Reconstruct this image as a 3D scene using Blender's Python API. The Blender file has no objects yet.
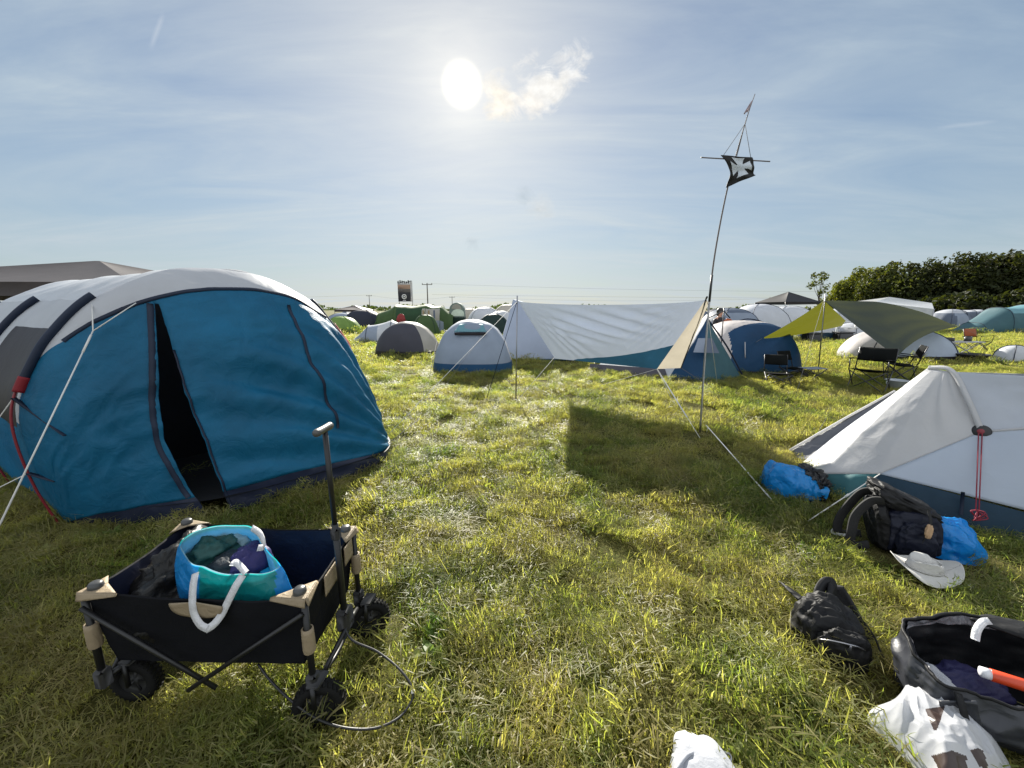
SUN_E = 5.0
SKY_S = .05
SKY_K = .86
EXPO = 1.36
VEIL = (3.75, 4.62, 5.3)
VEIL_SUN = (5.5, 5.9, 6.0)
AUR = (6.8, 5.8, 4.2)
SCRAPS = [
    (501, 98, .062, 15.0, (8.8, 8.3, 7.4), 4.5, .63),
    (530, 92, .075, 15.0, (8.4, 8.1, 7.6), 4.5, .65),
    (566, 72, .070, 17.0, (7.6, 7.6, 7.5), 4.5, .68),
    (548, 88, .060, 17.0, (8.0, 7.9, 7.6), 4.5, .65),
    (524, 196, .040, 13.0, (3.9, 4.6, 5.1), 1.6, .66),
    (540, 208, .050, 12.0, (5.8, 6.1, 6.2), 2.6, .64),
    (474, 243, .030, 18.0, (4.1, 4.7, 5.1), 1.6, .66),
]
BACK_FILL = (9.0, 9.5, 10.0)
import bpy, math, random
import numpy as np
from math import sin, cos, pi, radians, sqrt, atan2
from mathutils import Vector, Matrix

random.seed(7)
rng = np.random.default_rng(11)
SC = bpy.context.scene
COL = SC.collection

# ------------------------------------------------------------------ camera geometry (used to survey the photograph)
EYE = 1.6
FPX = 385.0
PITCH = radians(10.74)
cp, sp = cos(PITCH), sin(PITCH)

def ray(u, v):
    x = (u - 512) / FPX
    up = -(v - 384) / FPX
    return np.array([x, cp + up * sp, up * cp - sp])

def G(u, v, z=0.0):
    d = ray(u, v)
    return d * ((z - EYE) / d[2]) + np.array([0, 0, EYE])

def W(u, v, Y):
    d = ray(u, v)
    return d * (Y / d[1]) + np.array([0, 0, EYE])

def PX(P):
    P = np.asarray(P, float)
    x, y, z = P[..., 0], P[..., 1], P[..., 2] - EYE
    dep = y * cp - z * sp
    up = (y * sp + z * cp) / dep
    return np.stack([512 + FPX * x / dep, 384 - FPX * up], -1)

A = lambda *p: np.array(p, float)

# ------------------------------------------------------------------ noise
def _h(ix, iy, iz, seed):
    n = (ix.astype(np.int64) * 374761393 + iy.astype(np.int64) * 668265263 + iz.astype(np.int64) * 2147483647 + seed * 974634777) & 0xFFFFFFFF
    n = ((n ^ (n >> 13)) * 1274126177) & 0xFFFFFFFF
    n = ((n ^ (n >> 16)) * 2246822519) & 0xFFFFFFFF
    return ((n ^ (n >> 15)) & 0xFFFFFF) / float(0xFFFFFF)

def vn(P, seed=0):
    P = np.asarray(P, float)
    i = np.floor(P)
    f = P - i
    f = f * f * (3 - 2 * f)
    i = i.astype(np.int64)
    r = 0
    for dx in (0, 1):
        for dy in (0, 1):
            for dz in (0, 1):
                w = (f[..., 0] if dx else 1 - f[..., 0]) * (f[..., 1] if dy else 1 - f[..., 1]) * (f[..., 2] if dz else 1 - f[..., 2])
                r = r + w * _h(i[..., 0] + dx, i[..., 1] + dy, i[..., 2] + dz, seed)
    return r * 2 - 1

def fbm(P, seed=0, o=3):
    P = np.asarray(P, float)
    r, a = 0, 1.0
    for k in range(o):
        r = r + a * vn(P * (2.03 ** k), seed + k * 17)
        a *= .5
    return r

def ridge(P, seed=0, o=2):
    P = np.asarray(P, float)
    r, a = 0, 1.0
    for k in range(o):
        r = r + a * (1 - 2 * np.abs(vn(P * (2.1 ** k), seed + 31 * k)))
        a *= .5
    return r

def gh(x, y):
    """height of the meadow"""
    x = np.asarray(x, float); y = np.asarray(y, float)
    P = np.stack([x, y, 0 * x], -1)
    near = np.exp(-((x * x + y * y) / 60.0 ** 2))
    return (fbm(P * .55, 5, 3) * .022 + fbm(P * 2.6, 9, 2) * .012) * near - .012

# ------------------------------------------------------------------ materials
def nt(m):
    m.use_nodes = True
    t = m.node_tree
    t.nodes.clear()
    return t

class NG:
    def __init__(s, t): s.t = t
    def n(s, typ, **kw):
        nd = s.t.nodes.new(typ)
        for k, v in kw.items():
            if k.startswith('i_'):
                key = k[2:]
                key = int(key) if key.isdigit() else key.replace('_', ' ')
                nd.inputs[key].default_value = v
            else:
                setattr(nd, k, v)
        return nd
    def l(s, a, b): s.t.links.new(a, b)
    def math(s, op, a, b=None, clamp=False):
        nd = s.n('ShaderNodeMath', operation=op, use_clamp=clamp)
        for k, x in enumerate((a, b)):
            if x is None: continue
            if isinstance(x, (int, float)): nd.inputs[k].default_value = x
            else: s.l(x, nd.inputs[k])
        return nd.outputs[0]
    def mix(s, fac, a, b, typ='MIX'):
        nd = s.n('ShaderNodeMix', data_type='RGBA', blend_type=typ)
        for x, k in ((fac, 0), (a, 6), (b, 7)):
            if isinstance(x, (int, float)): nd.inputs[k].default_value = x
            elif isinstance(x, (tuple, list)): nd.inputs[k].default_value = (*x[:3], 1)
            else: s.l(x, nd.inputs[k])
        return nd.outputs[2]
    def ramp(s, fac, stops):
        nd = s.n('ShaderNodeValToRGB')
        e = nd.color_ramp.elements
        while len(e) < len(stops): e.new(.5)
        for q, (p, c) in zip(e, stops):
            q.position = p
            q.color = (c, c, c, 1) if isinstance(c, (int, float)) else (*c[:3], 1)
        s.l(fac, nd.inputs[0])
        return nd.outputs[0]
    def noise(s, vec, scale, detail=3, rough=.55, dist=0):
        nd = s.n('ShaderNodeTexNoise', i_Scale=scale, i_Detail=detail, i_Roughness=rough, i_Distortion=dist)
        if vec is not None: s.l(vec, nd.inputs['Vector'])
        return nd.outputs['Fac']

MATS = {}
def fabric(name, col, trans=.35, rough=.55, spec=.3, bump=.35, bscale=9.0, var=.12, tcol=None, crease=True, fine=0.0, bdist=.012):
    """sewn cloth: diffuse on the face, light let through from behind, small creases and slight fading"""
    if name in MATS: return MATS[name]
    m = bpy.data.materials.new(name)
    g = NG(nt(m))
    tc = g.n('ShaderNodeTexCoord').outputs['Object']
    n1 = g.noise(tc, 2.2, 4)
    n2 = g.noise(tc, bscale, 5, .6, .8)
    c = g.mix(g.ramp(n1, [(.3, 0), (.7, 1)]), tuple(x * (1 - var) for x in col), tuple(min(1, x * (1 + var)) for x in col))
    h = n2
    if crease:
        mp = g.n('ShaderNodeMapping'); mp.inputs['Scale'].default_value = (1, 1, .35); mp.inputs['Rotation'].default_value = (.3, .5, .4)
        g.l(tc, mp.inputs[0])
        v = g.n('ShaderNodeTexNoise', noise_type='RIDGED_MULTIFRACTAL'); v.inputs['Scale'].default_value = bscale * .45; v.inputs['Detail'].default_value = 3
        g.l(mp.outputs[0], v.inputs['Vector'])
        h = g.math('ADD', n2, g.math('MULTIPLY', v.outputs['Fac'], .7))
    if fine:
        m2 = g.n('ShaderNodeMapping'); m2.inputs['Scale'].default_value = (1, 1, .55); m2.inputs['Rotation'].default_value = (.7, -.4, .9)
        g.l(tc, m2.inputs[0])
        v2 = g.n('ShaderNodeTexNoise', noise_type='RIDGED_MULTIFRACTAL'); v2.inputs['Scale'].default_value = bscale * 1.5; v2.inputs['Detail'].default_value = 4; v2.inputs['Distortion'].default_value = .6
        g.l(m2.outputs[0], v2.inputs['Vector'])
        h = g.math('ADD', h, g.math('MULTIPLY', v2.outputs['Fac'], fine))
    b = g.n('ShaderNodeBump', i_Strength=bump, i_Distance=bdist)
    g.l(h, b.inputs['Height'])
    p = g.n('ShaderNodeBsdfPrincipled', i_Roughness=rough)
    p.inputs['Specular IOR Level'].default_value = spec
    g.l(c, p.inputs['Base Color']); g.l(b.outputs[0], p.inputs['Normal'])
    o = g.n('ShaderNodeOutputMaterial')
    if trans > 0:
        tr = g.n('ShaderNodeBsdfTranslucent')
        if tcol: tr.inputs[0].default_value = (*tcol, 1)
        else: g.l(c, tr.inputs[0])
        g.l(b.outputs[0], tr.inputs['Normal'])
        mx = g.n('ShaderNodeMixShader'); mx.inputs[0].default_value = trans
        g.l(p.outputs[0], mx.inputs[1]); g.l(tr.outputs[0], mx.inputs[2]); g.l(mx.outputs[0], o.inputs[0])
    else:
        g.l(p.outputs[0], o.inputs[0])
    MATS[name] = m
    return m

def solid(name, col, rough=.5, metal=0.0, spec=.5, bump=.1, bscale=40, var=.1):
    if name in MATS: return MATS[name]
    m = bpy.data.materials.new(name)
    g = NG(nt(m))
    tc = g.n('ShaderNodeTexCoord').outputs['Object']
    n1 = g.noise(tc, bscale * .3, 4)
    c = g.mix(n1, tuple(x * (1 - var) for x in col), tuple(min(1, x * (1 + var)) for x in col))
    b = g.n('ShaderNodeBump', i_Strength=bump, i_Distance=.004)
    g.l(g.noise(tc, bscale, 4), b.inputs['Height'])
    p = g.n('ShaderNodeBsdfPrincipled', i_Roughness=rough, i_Metallic=metal)
    p.inputs['Specular IOR Level'].default_value = spec
    g.l(c, p.inputs['Base Color']); g.l(b.outputs[0], p.inputs['Normal'])
    g.l(g.math('ADD', rough - .08, g.math('MULTIPLY', n1, .16)), p.inputs['Roughness'])
    g.l(p.outputs[0], g.n('ShaderNodeOutputMaterial').inputs[0])
    MATS[name] = m
    return m

# ------------------------------------------------------------------ mesh building
def crom(pts, k=6, closed=False):
    P = [np.asarray(p, float) for p in pts]
    n = len(P)
    if n < 3: return np.array(P)
    out = []
    R = range(n if closed else n - 1)
    for i in R:
        p1, p2 = P[i], P[(i + 1) % n]
        p0 = P[(i - 1) % n] if (closed or i > 0) else 2 * p1 - p2
        p3 = P[(i + 2) % n] if (closed or i + 2 < n) else 2 * p2 - p1
        for j in range(k):
            t = j / k
            out.append(.5 * ((2 * p1) + (-p0 + p2) * t + (2 * p0 - 5 * p1 + 4 * p2 - p3) * t * t + (-p0 + 3 * p1 - 3 * p2 + p3) * t ** 3))
    if not closed: out.append(P[-1])
    return np.array(out)

class MB:
    def __init__(s):
        s.v = []; s.f = []; s.n = 0
    def add(s, v, f):
        v = np.asarray(v, float).reshape(-1, 3)
        s.v.append(v)
        o = s.n
        s.f += [tuple(int(i) + o for i in q) for q in f]
        s.n += len(v)
        return s
    def box(s, c, size, R=None, bev=.12):
        """box with chamfered edges"""
        hx, hy, hz = [q / 2 for q in size]
        b = min(hx, hy, hz) * 2 * bev
        v, idx = [], {}
        for sx in (-1, 1):
            for sy in (-1, 1):
                for sz in (-1, 1):
                    for ax in range(3):
                        p = [sx * hx, sy * hy, sz * hz]
                        for q in range(3):
                            if q != ax: p[q] -= (sx, sy, sz)[q] * b
                        idx[(sx, sy, sz, ax)] = len(v); v.append(p)
        f = []
        for ax in range(3):
            o = [q for q in range(3) if q != ax]
            for sg in (-1, 1):
                q = []
                for a_, b_ in ((-1, -1), (1, -1), (1, 1), (-1, 1)):
                    k = [0, 0, 0]; k[ax] = sg; k[o[0]] = a_; k[o[1]] = b_
                    q.append(idx[(*k, ax)])
                flip = (sg < 0) ^ (ax == 1)
                f.append(q[::-1] if flip else q)
            # edges along ax
            for a_ in (-1, 1):
                for b_ in (-1, 1):
                    k0 = [0, 0, 0]; k0[ax] = -1; k0[o[0]] = a_; k0[o[1]] = b_
                    k1 = list(k0); k1[ax] = 1
                    f.append([idx[(*k0, o[0])], idx[(*k1, o[0])], idx[(*k1, o[1])], idx[(*k0, o[1])]])
        for sx in (-1, 1):
            for sy in (-1, 1):
                for sz in (-1, 1):
                    f.append([idx[(sx, sy, sz, 0)], idx[(sx, sy, sz, 1)], idx[(sx, sy, sz, 2)]])
        v = np.array(v)
        if R is not None: v = v @ np.asarray(R).T
        return s.add(v + np.asarray(c, float), f)
    def grid(s, P, closed_u=False):
        P = np.asarray(P, float)
        nu, nv = P.shape[:2]
        f = []
        for i in range(nu if closed_u else nu - 1):
            i2 = (i + 1) % nu
            for j in range(nv - 1):
                f.append((i * nv + j, i2 * nv + j, i2 * nv + j + 1, i * nv + j + 1))
        return s.add(P, f)
    def gridmask(s, P, M):
        """only the cells where M is true, unused points dropped"""
        P = np.asarray(P, float)
        nu, nv = P.shape[:2]
        used = {}
        vs, f = [], []
        def k(i, j):
            q = i * nv + j
            if q not in used:
                used[q] = len(vs); vs.append(P[i, j])
            return used[q]
        for i in range(nu - 1):
            for j in range(nv - 1):
                if M[i, j]: f.append((k(i, j), k(i + 1, j), k(i + 1, j + 1), k(i, j + 1)))
        if vs: s.add(vs, f)
        return s
    def tube(s, pts, r, n=8, k=0, closed=False, flat=None, cap=True):
        P = crom(pts, k, closed) if k else np.array([np.asarray(p, float) for p in pts])
        m = len(P)
        rr = np.full(m, r) if np.isscalar(r) else np.interp(np.linspace(0, 1, m), np.linspace(0, 1, len(r)), r)
        T = np.gradient(P, axis=0) if not closed else (np.roll(P, -1, 0) - np.roll(P, 1, 0))
        T /= np.linalg.norm(T, axis=1)[:, None] + 1e-12
        ref = A(0, 0, 1) if abs(T[0][2]) < .9 else A(1, 0, 0)
        U = np.cross(T[0], ref); U /= np.linalg.norm(U)
        rings = []
        for i in range(m):
            U = U - T[i] * (U @ T[i]); U /= np.linalg.norm(U) + 1e-12
            V = np.cross(T[i], U)
            a = np.arange(n) * 2 * pi / n
            fx, fy = (1, 1) if flat is None else flat
            rings.append(P[i] + rr[i] * (fx * np.cos(a)[:, None] * U + fy * np.sin(a)[:, None] * V))
        f = []
        for i in range(m if closed else m - 1):
            i2 = (i + 1) % m
            for j in range(n):
                f.append((i * n + j, i * n + (j + 1) % n, i2 * n + (j + 1) % n, i2 * n + j))
        if not closed and cap:
            f.append(tuple(range(n))[::-1]); f.append(tuple((m - 1) * n + j for j in range(n)))
        return s.add(np.concatenate(rings), f)
    def ribbon(s, pts, width, up=(0, 0, 1), k=0, thick=.003):
        """a flat strap: width is taken along `up` x tangent"""
        P = crom(pts, k) if k else np.array([np.asarray(p, float) for p in pts])
        T = np.gradient(P, axis=0); T /= np.linalg.norm(T, axis=1)[:, None] + 1e-12
        S = np.cross(T, np.asarray(up, float)); S /= np.linalg.norm(S, axis=1)[:, None] + 1e-9
        N = np.cross(S, T)
        w = width / 2
        Q = np.stack([P - S * w - N * thick / 2, P + S * w - N * thick / 2, P + S * w + N * thick / 2, P - S * w + N * thick / 2, P - S * w - N * thick / 2], 1)
        m = len(P)
        f = []
        for i in range(m - 1):
            for j in range(4):
                f.append((i * 5 + j, i * 5 + j + 1, (i + 1) * 5 + j + 1, (i + 1) * 5 + j))
        f.append((0, 1, 2, 3)); f.append(((m - 1) * 5 + 3, (m - 1) * 5 + 2, (m - 1) * 5 + 1, (m - 1) * 5))
        return s.add(Q, f)
    def lathe(s, prof, c, R=None, n=24, arc=None):
        prof = np.asarray(prof, float)
        a = np.arange(n) * 2 * pi / n
        V = np.stack([np.stack([r * np.cos(a), r * np.sin(a), np.full(n, z)], -1) for r, z in prof])
        if R is not None: V = V @ np.asarray(R).T
        m = len(prof)
        f = []
        for i in range(m - 1):
            for j in range(n):
                f.append((i * n + j, i * n + (j + 1) % n, (i + 1) * n + (j + 1) % n, (i + 1) * n + j))
        return s.add(V + np.asarray(c, float), f)
    def ball(s, c, r, nu=16, nv=10, fn=None):
        th = np.arange(nu) * 2 * pi / nu
        ph = np.linspace(-pi / 2 + .02, pi / 2 - .02, nv)
        D = np.stack([np.cos(ph)[None, :] * np.cos(th)[:, None], np.cos(ph)[None, :] * np.sin(th)[:, None], np.sin(ph)[None, :] + 0 * th[:, None]], -1)
        Q = D * np.asarray(r, float)
        if fn is not None: Q = fn(D, Q)
        s.grid(Q + np.asarray(c, float), closed_u=True)
        o = s.n - nu * nv
        s.f.append(tuple(o + i * nv for i in range(nu))[::-1]); s.f.append(tuple(o + i * nv + nv - 1 for i in range(nu)))
        return s
    def build(s, name, mat, parent=None, smooth=True, loc=None, solid=0, off=0, sub=0, mats=None):
        me = bpy.data.meshes.new(name)
        org = np.asarray(loc, float) if loc is not None else (ORG[parent.name] if parent is not None else A(0, 0, 0))
        V = (np.concatenate(s.v) if s.v else np.zeros((0, 3))) - org
        me.from_pydata(V.tolist(), [], s.f)
        if smooth and len(me.polygons):
            me.polygons.foreach_set('use_smooth', [True] * len(me.polygons))
        me.materials.append(mat)
        me.update()
        o = bpy.data.objects.new(name, me)
        COL.objects.link(o)
        ORG[o.name] = org
        if parent is not None:
            o.parent = parent
        elif loc is not None:
            o.location = org
        if solid:
            md = o.modifiers.new('thickness', 'SOLIDIFY'); md.thickness = solid; md.offset = off
        if sub:
            md = o.modifiers.new('smooth', 'SUBSURF'); md.levels = sub; md.render_levels = sub
        return o

ORG = {}
def thing(name, label, cat, loc=(0, 0, 0), group=None):
    o = bpy.data.objects.new(name, None)
    COL.objects.link(o)
    o.location = loc
    o.empty_display_size = .2
    ORG[o.name] = np.asarray(loc, float)
    o['label'] = label; o['category'] = cat
    if group: o['group'] = group
    return o

def tag(o, label, cat, group=None):
    o['label'] = label; o['category'] = cat
    if group: o['group'] = group
    return o

def dup(root, loc, rotz, label, group=None, scl=1.0):
    r = root.copy(); COL.objects.link(r)
    r.location = loc; r.rotation_euler = (0, 0, rotz); r.scale = (scl,) * 3
    r['label'] = label
    if group: r['group'] = group
    for ch in list(root.children):
        c = ch.copy(); COL.objects.link(c); c.parent = r
        for gch in list(ch.children):
            d = gch.copy(); COL.objects.link(d); d.parent = c
    return r

def rotz(a): return np.array([[cos(a), -sin(a), 0], [sin(a), cos(a), 0], [0, 0, 1.]])
def basis(x, y, z): return np.stack([np.asarray(x, float), np.asarray(y, float), np.asarray(z, float)], 1)
def unit(v): v = np.asarray(v, float); return v / np.linalg.norm(v)
def axis_basis(d):
    """matrix whose z column is d"""
    d = unit(d)
    r = A(0, 0, 1) if abs(d[2]) < .9 else A(1, 0, 0)
    x = unit(np.cross(r, d)); return basis(x, np.cross(d, x), d)

def normals(P):
    du = np.gradient(P, axis=0); dv = np.gradient(P, axis=1)
    N = np.cross(du, dv)
    return N / (np.linalg.norm(N, axis=-1, keepdims=True) + 1e-12)

def wrinkle(P, amp, scale, seed=0, stretch=(1, 1, 1)):
    return P + normals(P) * (amp * fbm(P * np.asarray(stretch) * scale, seed, 3))[..., None]

def patch(p00, p10, p11, p01, nu=24, nv=24, sag=0.0, wr=0.0, seed=0, sagdir=None, ws=5):
    p00, p10, p11, p01 = [np.asarray(p, float) for p in (p00, p10, p11, p01)]
    u = np.linspace(0, 1, nu)[:, None, None]; v = np.linspace(0, 1, nv)[None, :, None]
    P = (1 - u) * (1 - v) * p00 + u * (1 - v) * p10 + u * v * p11 + (1 - u) * v * p01
    k = (4 * u * (1 - u)) * (4 * v * (1 - v))
    N = normals(P) if sagdir is None else np.asarray(sagdir, float)
    P = P + N * sag * k
    if wr: P = P + normals(P) * wr * np.minimum(1, k * 3) * ridge(P * ws, seed)[..., None]
    return P

def crumple(mb, c, r, amp=.25, seed=0, nu=48, nv=28, flat=.35, freq=2.2):
    """a heap of loose cloth"""
    r = np.asarray(r, float)
    def fn(D, Q):
        n = ridge(D * freq, seed, 3) * .5 + fbm(D * freq * .6, seed + 5, 2) * .5
        Q = Q * (1 + amp * n)[..., None]
        Q[..., 2] = np.maximum(Q[..., 2], -r[2] * flat)
        return Q
    mb.ball(c, r, nu, nv, fn)
    return mb

def guy(mb, pts, r=.003): return mb.tube(pts, r, n=5)
def pegs(mb, p, d=(0, 0, 1)):
    p = np.asarray(p, float)
    mb.tube([p + A(0, 0, -.05), p + A(0, 0, .06) + unit(np.asarray(d, float) + A(0, 0, .01)) * .03], .004, n=6)
    return mb
# ------------------------------------------------------------------ camera, sun, sky
cam = bpy.data.cameras.new('camera')
cam.sensor_fit = 'HORIZONTAL'; cam.sensor_width = 36.0; cam.lens = 36.0 * FPX / 1024
cam.clip_start = .05; cam.clip_end = 6000
co = bpy.data.objects.new('camera', cam); COL.objects.link(co)
co.location = (0, 0, EYE); co.rotation_euler = (pi / 2 - PITCH, 0, 0)
SC.camera = co

SD = ray(462, 85); SD = SD / np.linalg.norm(SD)
EL = math.asin(SD[2]); AZ = atan2(SD[0], SD[1])
sl = bpy.data.lights.new('sun', 'SUN'); sl.energy = SUN_E; sl.angle = radians(.6); sl.color = (1.0, .95, .84)
so = bpy.data.objects.new('sun', sl); COL.objects.link(so)
so.rotation_euler = Vector(SD).to_track_quat('Z', 'Y').to_euler()
so.location = (0, 0, 30)

wd = bpy.data.worlds.new('World'); SC.world = wd; wd.use_nodes = True
g = NG(wd.node_tree); wd.node_tree.nodes.clear()
D = g.n('ShaderNodeTexCoord').outputs['Generated']
sky = g.n('ShaderNodeTexSky', sky_type='NISHITA', sun_disc=False, sun_elevation=EL, sun_rotation=AZ, altitude=0, air_density=1.0, dust_density=.25, ozone_density=1.3)
def dot(vec):
    nd = g.n('ShaderNodeVectorMath', operation='DOT_PRODUCT'); g.l(D, nd.inputs[0]); nd.inputs[1].default_value = tuple(vec)
    return nd.outputs['Value']
sd = g.math('MAXIMUM', dot(SD), 0.0)
sep = g.n('ShaderNodeSeparateXYZ'); g.l(D, sep.inputs[0])
z = g.math('MAXIMUM', sep.outputs['Z'], 0.0)
# high thin cloud: coordinates on a flat layer overhead so that it compresses towards the horizon
den = g.math('ADD', z, .12)
cx = g.math('DIVIDE', sep.outputs['X'], den); cy = g.math('DIVIDE', sep.outputs['Y'], den)
cmb = g.n('ShaderNodeCombineXYZ'); g.l(cx, cmb.inputs[0]); g.l(cy, cmb.inputs[1])
mp = g.n('ShaderNodeMapping'); mp.inputs['Rotation'].default_value = (0, 0, .65); mp.inputs['Scale'].default_value = (.45, 1.5, 1)
g.l(cmb.outputs[0], mp.inputs[0])
ci = g.noise(mp.outputs[0], 1.3, 7, .58, .9)
cir = g.ramp(ci, [(.36, 0.0), (.56, .45), (.74, 1.0)])
ci2 = g.noise(mp.outputs[0], 4.0, 6, .65, 1.5)
cir = g.math('MULTIPLY', cir, g.math('ADD', .65, g.math('MULTIPLY', ci2, .7)))
hz = g.math('POWER', g.math('SUBTRACT', 1.0, z), 5.0)              # whiter towards the horizon
aure = g.math('ADD', g.math('ADD', g.math('MULTIPLY', g.math('POWER', sd, 8.0), .10), g.math('MULTIPLY', g.math('POWER', sd, 34.0), .12)), g.math('MULTIPLY', g.math('POWER', sd, 300.0), .20))
veil = g.math('ADD', g.math('MULTIPLY', cir, .55), g.math('ADD', g.math('MULTIPLY', hz, .42), .24), clamp=True)
lum = g.n('ShaderNodeRGBToBW'); g.l(sky.outputs[0], lum.inputs[0])
comp = g.math('DIVIDE', SKY_K, g.math('ADD', 1.0, g.math('MULTIPLY', lum.outputs[0], .07)))
cc3 = g.n('ShaderNodeCombineXYZ')
for i_ in range(3): g.l(comp, cc3.inputs[i_])
skyc = g.mix(1.0, g.mix(1.0, sky.outputs[0], cc3.outputs[0], 'MULTIPLY'), (.90, .97, 1.03), 'MULTIPLY')
vcol = g.mix(g.math('POWER', sd, 6.0), g.mix(g.math('POWER', g.math('SUBTRACT', 1.0, z), 8.0), VEIL, (4.35, 4.85, 5.2)), VEIL_SUN)
c1 = g.mix(veil, skyc, vcol)
# unseen brighter sky added behind the camera as fill, to lift the shade
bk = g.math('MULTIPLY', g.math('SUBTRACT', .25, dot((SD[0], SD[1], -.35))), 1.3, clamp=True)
c1 = g.mix(g.math('MULTIPLY', bk, g.math('ADD', .6, g.math('MULTIPLY', ci2, .5)), clamp=True), c1, BACK_FILL)
# aureole through the veil
au = g.n('ShaderNodeMix', data_type='RGBA', blend_type='ADD', clamp_result=False)
au.inputs[0].default_value = 1
g.l(c1, au.inputs[6])
g.l(g.mix(1.0, g.math('MULTIPLY', aure, g.math('ADD', .75, g.math('MULTIPLY', ci2, .5))), (AUR[0], AUR[1], AUR[2]), 'MULTIPLY'), au.inputs[7])
c2 = au.outputs[2]
# a ragged sunlit cumulus scrap beside the sun and two grey scraps lower down
def scrap(base, u, v, rad, scale, col, edge, thr):
    d = ray(u, v); d = d / np.linalg.norm(d)
    m_ = g.n('ShaderNodeMapping'); m_.inputs['Scale'].default_value = (scale, scale, scale * 1.5); g.l(D, m_.inputs[0])
    nz = g.noise(m_.outputs[0], 1.0, 8, .62, .6)
    vm = g.n('ShaderNodeVectorMath', operation='DISTANCE'); vm.inputs[1].default_value = tuple(d); g.l(D, vm.inputs[0])
    fall = g.math('SUBTRACT', 1.0, g.math('DIVIDE', vm.outputs['Value'], rad), clamp=True)
    k = g.math('MULTIPLY', g.math('SUBTRACT', g.math('ADD', nz, g.math('MULTIPLY', fall, .42)), thr), edge, clamp=True)
    k = g.math('MULTIPLY', k, g.math('MULTIPLY', fall, 3.0, clamp=True))
    shade = g.ramp(g.noise(m_.outputs[0], 2.3, 5, .6), [(.35, tuple(x * .84 for x in col)), (.62, col)])
    return g.mix(k, base, shade)
for (u, v, rad, s_, col, e_, t_) in (SCRAPS):
    c2 = scrap(c2, u, v, rad, s_, col, e_, t_)
# contrail
def trail(base, a, b, wdt, col):
    da, db = unit(ray(*a)), unit(ray(*b))
    nrm = unit(np.cross(da, db)); mid = unit(da + db); half = np.linalg.norm(da - db) / 2
    q = g.math('SUBTRACT', 1.0, g.math('DIVIDE', g.math('ABSOLUTE', dot(nrm)), wdt), clamp=True)
    vm = g.n('ShaderNodeVectorMath', operation='DISTANCE'); vm.inputs[1].default_value = tuple(mid); g.l(D, vm.inputs[0])
    e = g.math('MULTIPLY', g.math('SUBTRACT', 1.0, g.math('DIVIDE', vm.outputs['Value'], half), clamp=True), 2.0, clamp=True)
    return g.mix(g.math('MULTIPLY', g.math('MULTIPLY', q, e), .2), base, col)
c2 = trail(c2, (150, 50), (164, 12), .004, (6.8, 7.0, 7.2))
c2 = trail(c2, (935, 128), (1000, 121), .004, (5.6, 6.0, 6.4))
# the disc, swollen by the thin cloud in front of it
c0_, c1_ = cos(radians(2.8)), cos(radians(1.2))
disc = g.math('POWER', g.math('DIVIDE', g.math('SUBTRACT', sd, c0_), c1_ - c0_, clamp=True), 2.6)
dk = g.n('ShaderNodeMix', data_type='RGBA', blend_type='ADD', clamp_result=False); dk.inputs[0].default_value = 1
g.l(c2, dk.inputs[6]); g.l(g.mix(1.0, disc, (11.0, 9.6, 6.2), 'MULTIPLY'), dk.inputs[7])
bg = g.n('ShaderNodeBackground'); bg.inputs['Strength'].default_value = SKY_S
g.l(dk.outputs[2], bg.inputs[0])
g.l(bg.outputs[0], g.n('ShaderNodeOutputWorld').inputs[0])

vs = SC.view_settings
vs.view_transform = 'Standard'; vs.look = 'None'; vs.gamma = 1; vs.exposure = EXPO; vs.use_curve_mapping = False
SC.render.engine = 'CYCLES'
cy_ = SC.cycles
cy_.max_bounces = 7; cy_.diffuse_bounces = 4; cy_.glossy_bounces = 3; cy_.transmission_bounces = 5; cy_.transparent_max_bounces = 8
cy_.use_denoising = True
cy_.use_adaptive_sampling = False
cy_.sample_clamp_indirect = 6
# ------------------------------------------------------------------ meadow
m = bpy.data.materials.new('meadow_ground')
g = NG(nt(m))
pos = g.n('ShaderNodeNewGeometry').outputs['Position']
n1 = g.noise(pos, .35, 5, .6); n2 = g.noise(pos, 2.2, 5, .65); n3 = g.noise(pos, 22, 5, .7)
c = g.mix(g.ramp(n1, [(.35, 0), (.65, 1)]), (.085, .095, .020), (.115, .105, .028))
c = g.mix(g.ramp(n2, [(.42, 0), (.68, .9)]), c, (.16, .135, .05))
c = g.mix(g.ramp(n3, [(.3, .75), (.62, 0)]), c, (.040, .046, .014))
b = g.n('ShaderNodeBump', i_Strength=1.0, i_Distance=.08); g.l(g.math('ADD', n3, g.math('MULTIPLY', n2, .8)), b.inputs['Height'])
p = g.n('ShaderNodeBsdfPrincipled', i_Roughness=.95); p.inputs['Specular IOR Level'].default_value = .1
g.l(c, p.inputs['Base Color']); g.l(b.outputs[0], p.inputs['Normal'])
tr = g.n('ShaderNodeBsdfTranslucent')
g.l(p.outputs[0], g.n('ShaderNodeOutputMaterial').inputs[0])
GROUND = m

def axis(lo, hi, fine_lo, fine_hi, step, grow=1.28):
    a = list(np.arange(fine_lo, fine_hi + step / 2, step))
    s = step
    while a[-1] < hi: s *= grow; a.append(min(hi, a[-1] + s))
    s = step
    while a[0] > lo: s *= grow; a.insert(0, max(lo, a[0] - s))
    return np.array(a)
xs = axis(-4000, 4000, -10, 10, .12); ys = axis(-300, 5000, -1.5, 12, .12)
X, Y = np.meshgrid(xs, ys, indexing='ij')
Z = gh(X, Y)
far = np.clip((Y - 250) / 900, 0, 1)
Z = Z + far * (4.0 + 5.0 * vn(np.stack([X / 420, Y / 420, 0 * X], -1), 3)) * (X > -2500)
o = MB().grid(np.stack([X, Y, Z], -1)).build('ground', GROUND)
o['kind'] = 'structure'

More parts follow.
